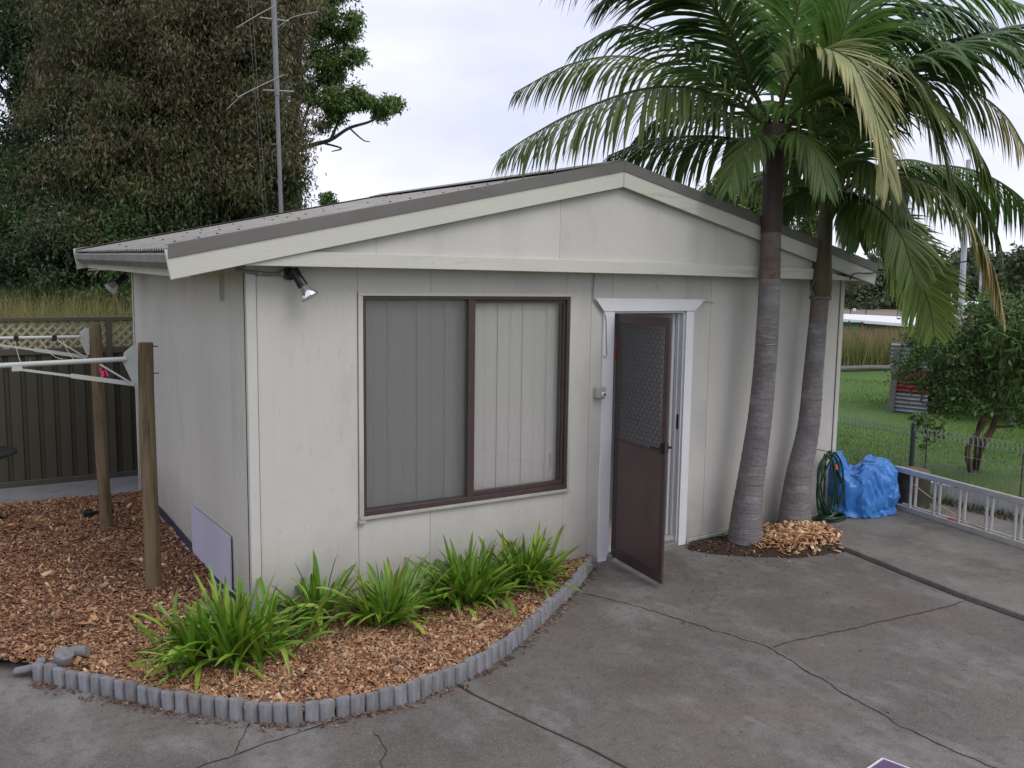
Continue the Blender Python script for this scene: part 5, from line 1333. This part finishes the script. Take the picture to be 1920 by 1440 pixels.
# ------------------------------------------------------------------ grasses
def blades(n, xy, z0_, hmin, hmax, wd, cols, lean=.25):
    m_ = len(xy); p = np.concatenate([xy, np.full((m_, 1), z0_)], 1)
    a = rng.uniform(0, 2 * np.pi, m_); dv_ = np.stack([np.cos(a), np.sin(a), np.zeros(m_)], 1)
    h = rng.uniform(hmin, hmax, m_)[:, None]; ln = rng.normal(0, lean, (m_, 2)); tp = np.concatenate([ln, np.ones((m_, 1))], 1) * h
    md_ = tp * np.array([.35, .35, .55])
    Vv = np.stack([p - dv_ * wd, p + dv_ * wd, p + md_ + dv_ * wd * .7, p + tp, p + md_ - dv_ * wd * .7], 1)
    V5 = Vv.reshape(-1, 3); i5 = np.arange(m_)[:, None] * 5
    q = np.concatenate([i5 + np.array([[0, 1, 2, 4]]), i5 + np.array([[4, 2, 3, 3]])], 0)
    cols = np.array(cols); cc = cols[rng.integers(0, len(cols), m_)] * rng.uniform(.7, 1.3, (m_, 1))
    return V5, i5, np.repeat(cc, 5, 0)
def blade_obj(name, arrs, label, cat):
    """triangles only"""
    V_, F_, C_ = [], [], []; o = 0
    for V5, i5, cc in arrs:
        t = np.concatenate([i5 + np.array([[0, 1, 2]]), i5 + np.array([[0, 2, 4]]), i5 + np.array([[4, 2, 3]])], 0) + o
        V_.append(V5); F_.append(t); C_.append(cc); o += len(V5)
    return tag(npmesh(name, np.concatenate(V_), np.concatenate(F_), np.concatenate(C_), 'grass'), label, cat, kind='stuff')
GL = [(.095, .19, .026), (.12, .22, .034), (.07, .145, .02), (.15, .20, .06)]
ang = rng.uniform(R(50), R(72), 70000); ds = rng.uniform(8.9 ** .5, 24 ** .5, 70000) ** 2
xy = np.stack([-1.54 + np.sin(ang) * ds, -5.55 + np.cos(ang) * ds], 1); xy = xy[xy[:, 0] > 7.45]
blade_obj('lawn_grass', [blades(0, xy, -.075, .035, .075, .004, GL, .5)], 'short green lawn grass beyond the wire fence', 'grass')
# tall seeding grass
STR = [(.31, .25, .12), (.23, .23, .08), (.16, .21, .045), (.13, .22, .04), (.36, .28, .16)]
tall_c = []
for i in range(46000):
    x = random.uniform(18.5, 31); y = random.uniform(9.6, 19)
    tall_c.append((x, y))
tall_c = np.array(tall_c)
u = Vector((21.332, 9.731, 0.000)[:2] + (0,)) - Vector((19.689, 10.465, 0.000)[:2] + (0,)); g0 = Vector((19.689, 10.465, 0.000)[:2] + (0,))
nn_ = Vector((-u.y, u.x, 0)).normalized()
if nn_.dot(Vector((1, 1, 0))) < 0: nn_ = -nn_
rel = (tall_c - np.array([g0.x, g0.y])) @ np.array([nn_.x, nn_.y])
tall_c = tall_c[(rel > 0) & (rel < 5)]
rel = rel[(rel > 0) & (rel < 5)]
ex_ = np.stack([g0.x + rng.uniform(-6, 10, 30000) * u.normalized().x + rng.uniform(0, 4.5, 30000) * nn_.x, g0.y + 0 * rng.uniform(0, 1, 30000)], 1)
al = rng.uniform(-6, 10, 30000); dp_ = rng.uniform(0, 4.5, 30000)
ex_ = np.stack([g0.x + al * u.normalized().x + dp_ * nn_.x, g0.y + al * u.normalized().y + dp_ * nn_.y], 1)
blade_obj('tall_grass', [blades(0, tall_c, -.06, .5, 1.15, .009, STR, .14), blades(0, ex_, -.06, .35, .85, .012, STR[1:4], .2), blades(0, ex_[:14000], -.06, .8, 1.25, .007, [(.26, .19, .13), (.22, .17, .10)], .12)],
          'tall seeding yellow green grass between the lawn and the white roof', 'grass')
xy = np.stack([rng.uniform(-4, 1.6, 26000), rng.uniform(6.0, 8.6, 26000)], 1)
blade_obj('dry_grass', [blades(0, xy, -.06, 1.3, 2.25, .007, STR[:3] + [(.12, .15, .04), (.30, .24, .12)], .20), blades(0, xy[:6000], -.06, 1.0, 1.75, .012, [(.06, .09, .025), (.05, .07, .02)], .3)], 'dry golden grass standing behind the back fence', 'grass')
# weeds under the wire fence
xy = np.stack([rng.uniform(7.0, 7.22, 1800), rng.uniform(-3, 1.5, 1800)], 1)
V5 = blades(0, xy, .03, .02, .09, .005, [(.05, .09, .02), (.09, .08, .04), (.04, .05, .02)], .6)
blade_obj('fence_weeds', [V5], 'low weeds and dirt along the foot of the wire fence', 'weeds')

# ------------------------------------------------------------------ lawn log edge, iron lean-to, fruit tree
a_, c_ = Vector((19.336, 10.284, 0.000)), Vector((21.212, 9.785, 0.000))
b = MB(); b.tube([a_ + (a_ - c_) * .6 + Vector((0, 0, .0)), (a_ + c_) / 2 + Vector((0, 0, .03)), c_ + (c_ - a_) * .2], .07, 8)
tag(b.build('fallen_branch', 'greytimber', smooth=True), 'long grey log lying along the foot of the tall grass', 'log')

lt0 = Vector((13.222, 4.499, 0.000)); lt1 = Vector((13.416, 3.868, 0.000)); dirx = (lt1 - lt0).normalized()
LT = empty('tin_lean_to', lt0, 'rusty corrugated iron lean-to with a red painted strip, behind the small tree', 'lean-to')
wdt = (lt1 - lt0).length; Ht = 1.26
def iron(z0_, z1_, m, name='iron_sheet', x0_=0.05, x1_=None, off=0, stepp=.076):
    n = int((z1_ - z0_) / stepp * 8); vs = []
    x1_ = x1_ or wdt
    nr = Vector((dirx.y, -dirx.x, 0))
    for i in range(n + 1):
        z = z0_ + (z1_ - z0_) * i / n
        for x in (x0_, x1_): vs.append(dirx * x + nr * (off + .016 * math.cos(2 * math.pi * z / stepp)) + Vector((0, 0, z)))
    b = MB(); b.add(vs, [(2 * i, 2 * i + 1, 2 * i + 3, 2 * i + 2) for i in range(n)]); o = b.build(name, m, LT, smooth=True)
iron(-.05, .36, 'iron'); iron(.34, .80, 'ironred', off=.01); iron(.79, 1.25, 'iron', x0_=-.03, x1_=wdt + .05, off=.022)
b = MB(); b.box(dirx * .06 + Vector((dirx.y, -dirx.x, 0)) * .05 + Vector((0, 0, .56)), (.10, .06, 1.2), (0, R(3), math.atan2(dirx.y, dirx.x))); b.build('post', 'greytimber', LT)
rgt = Vector((dirx.x, dirx.y, 0)); back = Vector((-dirx.y, dirx.x, 0))
if back.x < 0: back = -back
pA_ = rgt * wdt
for x in (1.4, 2.8):
    b = MB(); b.box(pA_ + rgt * x + Vector((0, 0, .55)), (.09, .09, 1.2), (0, 0, math.atan2(dirx.y, dirx.x))); b.build('post', 'greytimber', LT)
b = MB(); rz = math.atan2(dirx.y, dirx.x)
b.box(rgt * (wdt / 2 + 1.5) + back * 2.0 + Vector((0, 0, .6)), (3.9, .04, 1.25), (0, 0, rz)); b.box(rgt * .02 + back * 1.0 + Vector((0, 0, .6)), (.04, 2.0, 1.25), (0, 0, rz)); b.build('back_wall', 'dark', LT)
b = MB(); b.box(rgt * (wdt / 2 + 1.7) + back * .95 + Vector((0, 0, 1.33)), (3.6, 2.2, .03), (R(-2), 0, rz)); b.build('roof', 'iron', LT)

tbp = Vector((9.577, 0.731, -0.060))
BX = [(.055, .11, .028), (.042, .08, .022), (.075, .13, .038), (.033, .06, .018), (.10, .15, .06)]
tree('small_tree', tbp, [tbp, (8.826, 0.262, 0.368), (8.970, 0.206, 0.625), (9.032, 0.219, 1.010), (9.003, 0.306, 1.520)], .05,
     [([(8.780, 0.282, 0.303), (8.725, 0.243, 0.639), (8.807, 0.226, 0.893), (8.702, 0.343, 1.271)], .028), ([(8.666, 0.266, 0.089), (8.508, 0.229, 0.401), (8.700, 0.151, 0.718), (8.724, 0.174, 1.000)], .034), ([(9.020, 0.192, 0.754), (9.202, 0.129, 1.140), (9.378, 0.053, 1.399)], .04),
      ([(8.795, 0.229, 0.861), (8.512, 0.310, 1.016), (8.202, 0.385, 1.006)], .014), ([(8.970, 0.206, 0.625), (9.379, 0.182, 0.598)], .02), ([(8.837, 0.259, 1.273), (8.334, 0.374, 1.535), (8.073, 0.547, 1.593)], .02)],
     [((8.487, 0.404, 1.592), (.55, .6, .42), 3600, BX), ((8.069, 0.389, 1.294), (.28, .4, .33), 1500, BX), ((9.118, 0.251, 1.650), (.5, .6, .55), 3600, BX), ((9.012, 0.471, 1.899), (.5, .5, .28), 2000, BX + [(.10, .09, .08)]), ((8.831, 0.245, 1.146), (.5, .5, .36), 2600, BX),
      ((8.211, 0.258, 0.989), (.28, .4, .14), 900, BX), ((9.426, 0.005, 1.272), (.6, .6, .7), 3500, BX), ((9.656, 0.447, 2.093), (.45, .4, .2), 1000, BX)],
     dict(clump=12, l=.055, w=.032, csz=.075, droop=.1, k=1.0), 'small round leafy tree with several leaning trunks beyond the wire fence', bark='barkbrown')
c = Vector((7.469, 0.100, 0.755)); bs = (c.x, c.y, -.06)
tree('seedling', bs, [bs, tuple(c - Vector((0, 0, .2))), tuple(c)], .008, [], [(tuple(c), (.17, .17, .07), 220, BX), (tuple(c - Vector((0, 0, .12))), (.08, .08, .08), 50, BX)], dict(clump=6, l=.06, w=.032, csz=.05, droop=.1), 'low leafy seedling just behind the wire fence post', 'plant')
c = Vector((8.378, -0.479, 1.596)); bs = (c.x, c.y, -.06)
tree('leafy_bush', bs, [bs, tuple(c - Vector((0, 0, .5))), tuple(c)], .006, [], [(tuple(c), (.26, .3, .55), 1000, BG[:1] + MG)], dict(clump=8, l=.13, w=.035, csz=.10, droop=.5), 'taller brighter green bush at the right edge of the photo', 'bush')

# ================================================================== FAR FIELD
def hpt(px_D): return px_D
# low white roof with green shade cloth
r0, r1, r2, r3 = Vector((30.476, 19.287, 0.967)), Vector((34.654, 16.604, 0.645)), Vector((42.887, 22.127, 0.709)), Vector((38.433, 24.966, 0.892))
wr = empty('low_shelter', (r0.x, r0.y, -.06), 'long low white roofed shelter with green cloth sides behind the tall grass', 'shelter'); o = wr.location
b = MB(); top4 = [r0, r1, r2, r3]; b.add([p - o for p in top4] + [p - o - Vector((0, 0, .12)) for p in top4], [(0, 1, 2, 3), (4, 7, 6, 5), (0, 4, 5, 1), (1, 5, 6, 2), (2, 6, 7, 3), (3, 7, 4, 0)]); b.build('roof', 'whiteroof', wr)
def quadwall(p, q, zt, m, name):
    b = MB(); d_ = (q - p); d_.z = 0; nn = Vector((-d_.y, d_.x, 0)).normalized() * .05
    vs = []
    for s in (0, 1):
        for pt, z in ((p, -.1), (q, -.1), (q, q.z - .14), (p, p.z - .14)): vs.append(Vector((pt.x, pt.y, z)) + nn * s - Vector((o.x, o.y, 0)) + Vector((0, 0, .06)))
    b.add(vs, [(0, 1, 2, 3), (4, 7, 6, 5), (0, 4, 5, 1), (1, 5, 6, 2), (2, 6, 7, 3), (3, 7, 4, 0)]); b.build(name, m, wr)
ri = r0.lerp(r1, .27)
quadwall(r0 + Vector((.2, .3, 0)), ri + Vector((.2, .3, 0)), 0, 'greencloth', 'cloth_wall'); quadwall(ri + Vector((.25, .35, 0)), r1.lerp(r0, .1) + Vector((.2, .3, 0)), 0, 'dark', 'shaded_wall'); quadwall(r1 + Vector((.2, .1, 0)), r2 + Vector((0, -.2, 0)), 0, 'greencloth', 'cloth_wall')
for t in (.05, .13, .24):
    p = r0.lerp(r1, t) + Vector((-.1, -.2, 0)); b = MB(); b.tube([Vector((p.x, p.y, 0)) - Vector((o.x, o.y, 0)), Vector((p.x, p.y, p.z)) - Vector((o.x, o.y, 0))], .035, 6); b.build('post', 'postgrey', wr)
for z in (.6, .85):
    p, q = r0 + Vector((-.1, -.2, 0)), r0.lerp(r1, .26) + Vector((-.1, -.2, 0)); b = MB(); b.tube([Vector((p.x - o.x, p.y - o.y, z)), Vector((q.x - o.x, q.y - o.y, z))], .02, 5); b.build('handrail', 'postgrey', wr)
# dirt strip
p, q = Vector((58.572, 41.095, 0.000)), Vector((69.877, 30.162, 0.000))
sheet('dirt_track', [tuple((57.693, 43.579, 0.000)), tuple((71.477, 29.767, 0.000)), tuple((113.638, 50.264, 0.000)), tuple((86.954, 67.919, 0.000))], -.035, 'dirt', kind='structure')
# distant gate with a sign
gA, gB = Vector((51.783, 34.297, 0.202)), Vector((52.704, 33.711, 0.179)); gt = empty('field_gate', (gA.x, gA.y, gA.z), 'small dark gate frame with a white sign far across the field', 'gate')
b = MB(); up = Vector((0, 0, 1)); dd = gB - gA
for s in (0, 1): b.tube([dd * s, dd * s + up * .75], .03, 5)
b.tube([up * .75, dd + up * .75], .03, 5); b.tube([up * .06, dd + up * .06], .05, 5); b.build('frame', 'dark', gt)
b = MB(); b.box(dd * .25 + up * .55, (.22, .03, .2), (0, 0, math.atan2(dd.y, dd.x))); b.build('sign_panel', 'whiteroof', gt)
def pole(ptop, pbot, r_, label, name='light_pole', cat='pole', r2=None):
    t_, b_ = Vector(ptop), Vector(pbot); dv_ = (t_ - b_); b_g = b_ - dv_ * ((b_.z + .1) / dv_.z)
    b = MB(); b.tube([(0, 0, 0), (t_ - b_g) / 2, t_ - b_g], [r_, (r_ + (r2 or r_ * .7)) / 2, r2 or r_ * .7], 12)
    return tag(b.build(name, 'pole', None, b_g, smooth=True), label, cat)
pole((52.518, 26.871, 10.321), (51.602, 26.098, 0.364), .20, 'tall thick pale light pole standing in the field at the right', r2=.14)
pole((72.871, 37.487, 7.839), (72.336, 36.781, 0.148), .11, 'thinner pale light pole just right of the thick one')
pole((50.911, 35.984, 26.133), (50.465, 35.211, 18.352), .16, 'pale light pole rising behind the palm fronds at the top', r2=.13)
pole((41.656, 20.758, 2.440), (41.477, 20.635, 0.702), .035, 'thin white marker post left of the thick light pole', 'marker_post', 'post')
for i, (A_, B_, lb) in enumerate((((75.910, 40.579, 0.900), (77.718, 39.440, 0.930), 'small white flat roofed field shelter behind the light poles'), ((83.065, 42.005, 0.853), (85.202, 40.652, 0.836), 'second distant white shelter roof further right, half hidden by the tree'))):
    A_, B_ = Vector(A_), Vector(B_); sh = empty('field_shelter', (A_.x, A_.y, -.06), lb, 'shelter', 'distant field shelters'); d_ = B_ - A_; nn = Vector((-d_.y, d_.x, 0)).normalized() * 2.0
    if nn.dot(Vector((1, 1, 0))) < 0: nn = -nn
    zt = A_.z + .06; h_ = .3 if i == 0 else .15
    b = MB(); b.add([(0, 0, zt), tuple(Vector((d_.x, d_.y, zt))), tuple(Vector((d_.x, d_.y, zt + h_)) * 1 + nn * .4 - Vector((d_.x, d_.y, 0)) * .12), tuple(Vector((0, 0, zt + h_)) + nn * .4 + Vector((d_.x, d_.y, 0)) * .25), tuple(Vector((d_.x, d_.y, zt)) + nn), tuple(Vector((0, 0, zt)) + nn)],
                     [(0, 1, 2, 3), (1, 4, 2), (4, 5, 3, 2), (5, 0, 3), (0, 5, 4, 1)]); b.build('roof', 'whiteroof', sh)
    b = MB()
    for f_ in (.1, .9):
        for g_ in (.15, .85): p = Vector((d_.x, d_.y, 0)) * f_ + nn * g_; b.tube([p, p + Vector((0, 0, zt))], .06, 6)
    b.build('post', 'postgrey', sh)

# purple card with white rim at the bottom edge
c0_ = Vector((2.115, -3.143, 0.020)); e1 = (Vector((1.989, -3.160, 0.020)) - c0_).normalized(); e2 = (Vector((2.142, -3.251, 0.020)) - c0_).normalized()
pc = empty('purple_card', c0_, 'corner of a purple card with a white rim on the concrete at the bottom edge', 'card')
b = MB(); b.add([e1 * .008 + e2 * .008, e1 * .5 + e2 * .01, e1 * .5 + e2 * .4, e2 * .4 + e1 * .01], [(0, 1, 2, 3)]); o = b.build('card_face', 'purple', pc); o.location.z = .003
b = MB()
for a_, b_ in ((Vector(), e1 * .5), (Vector(), e2 * .4), (e1 * .5, e1 * .5 + e2 * .4), (e2 * .4, e1 * .5 + e2 * .4)): b.bar(a_, b_, .007, .010)
b.build('rim', 'white', pc)
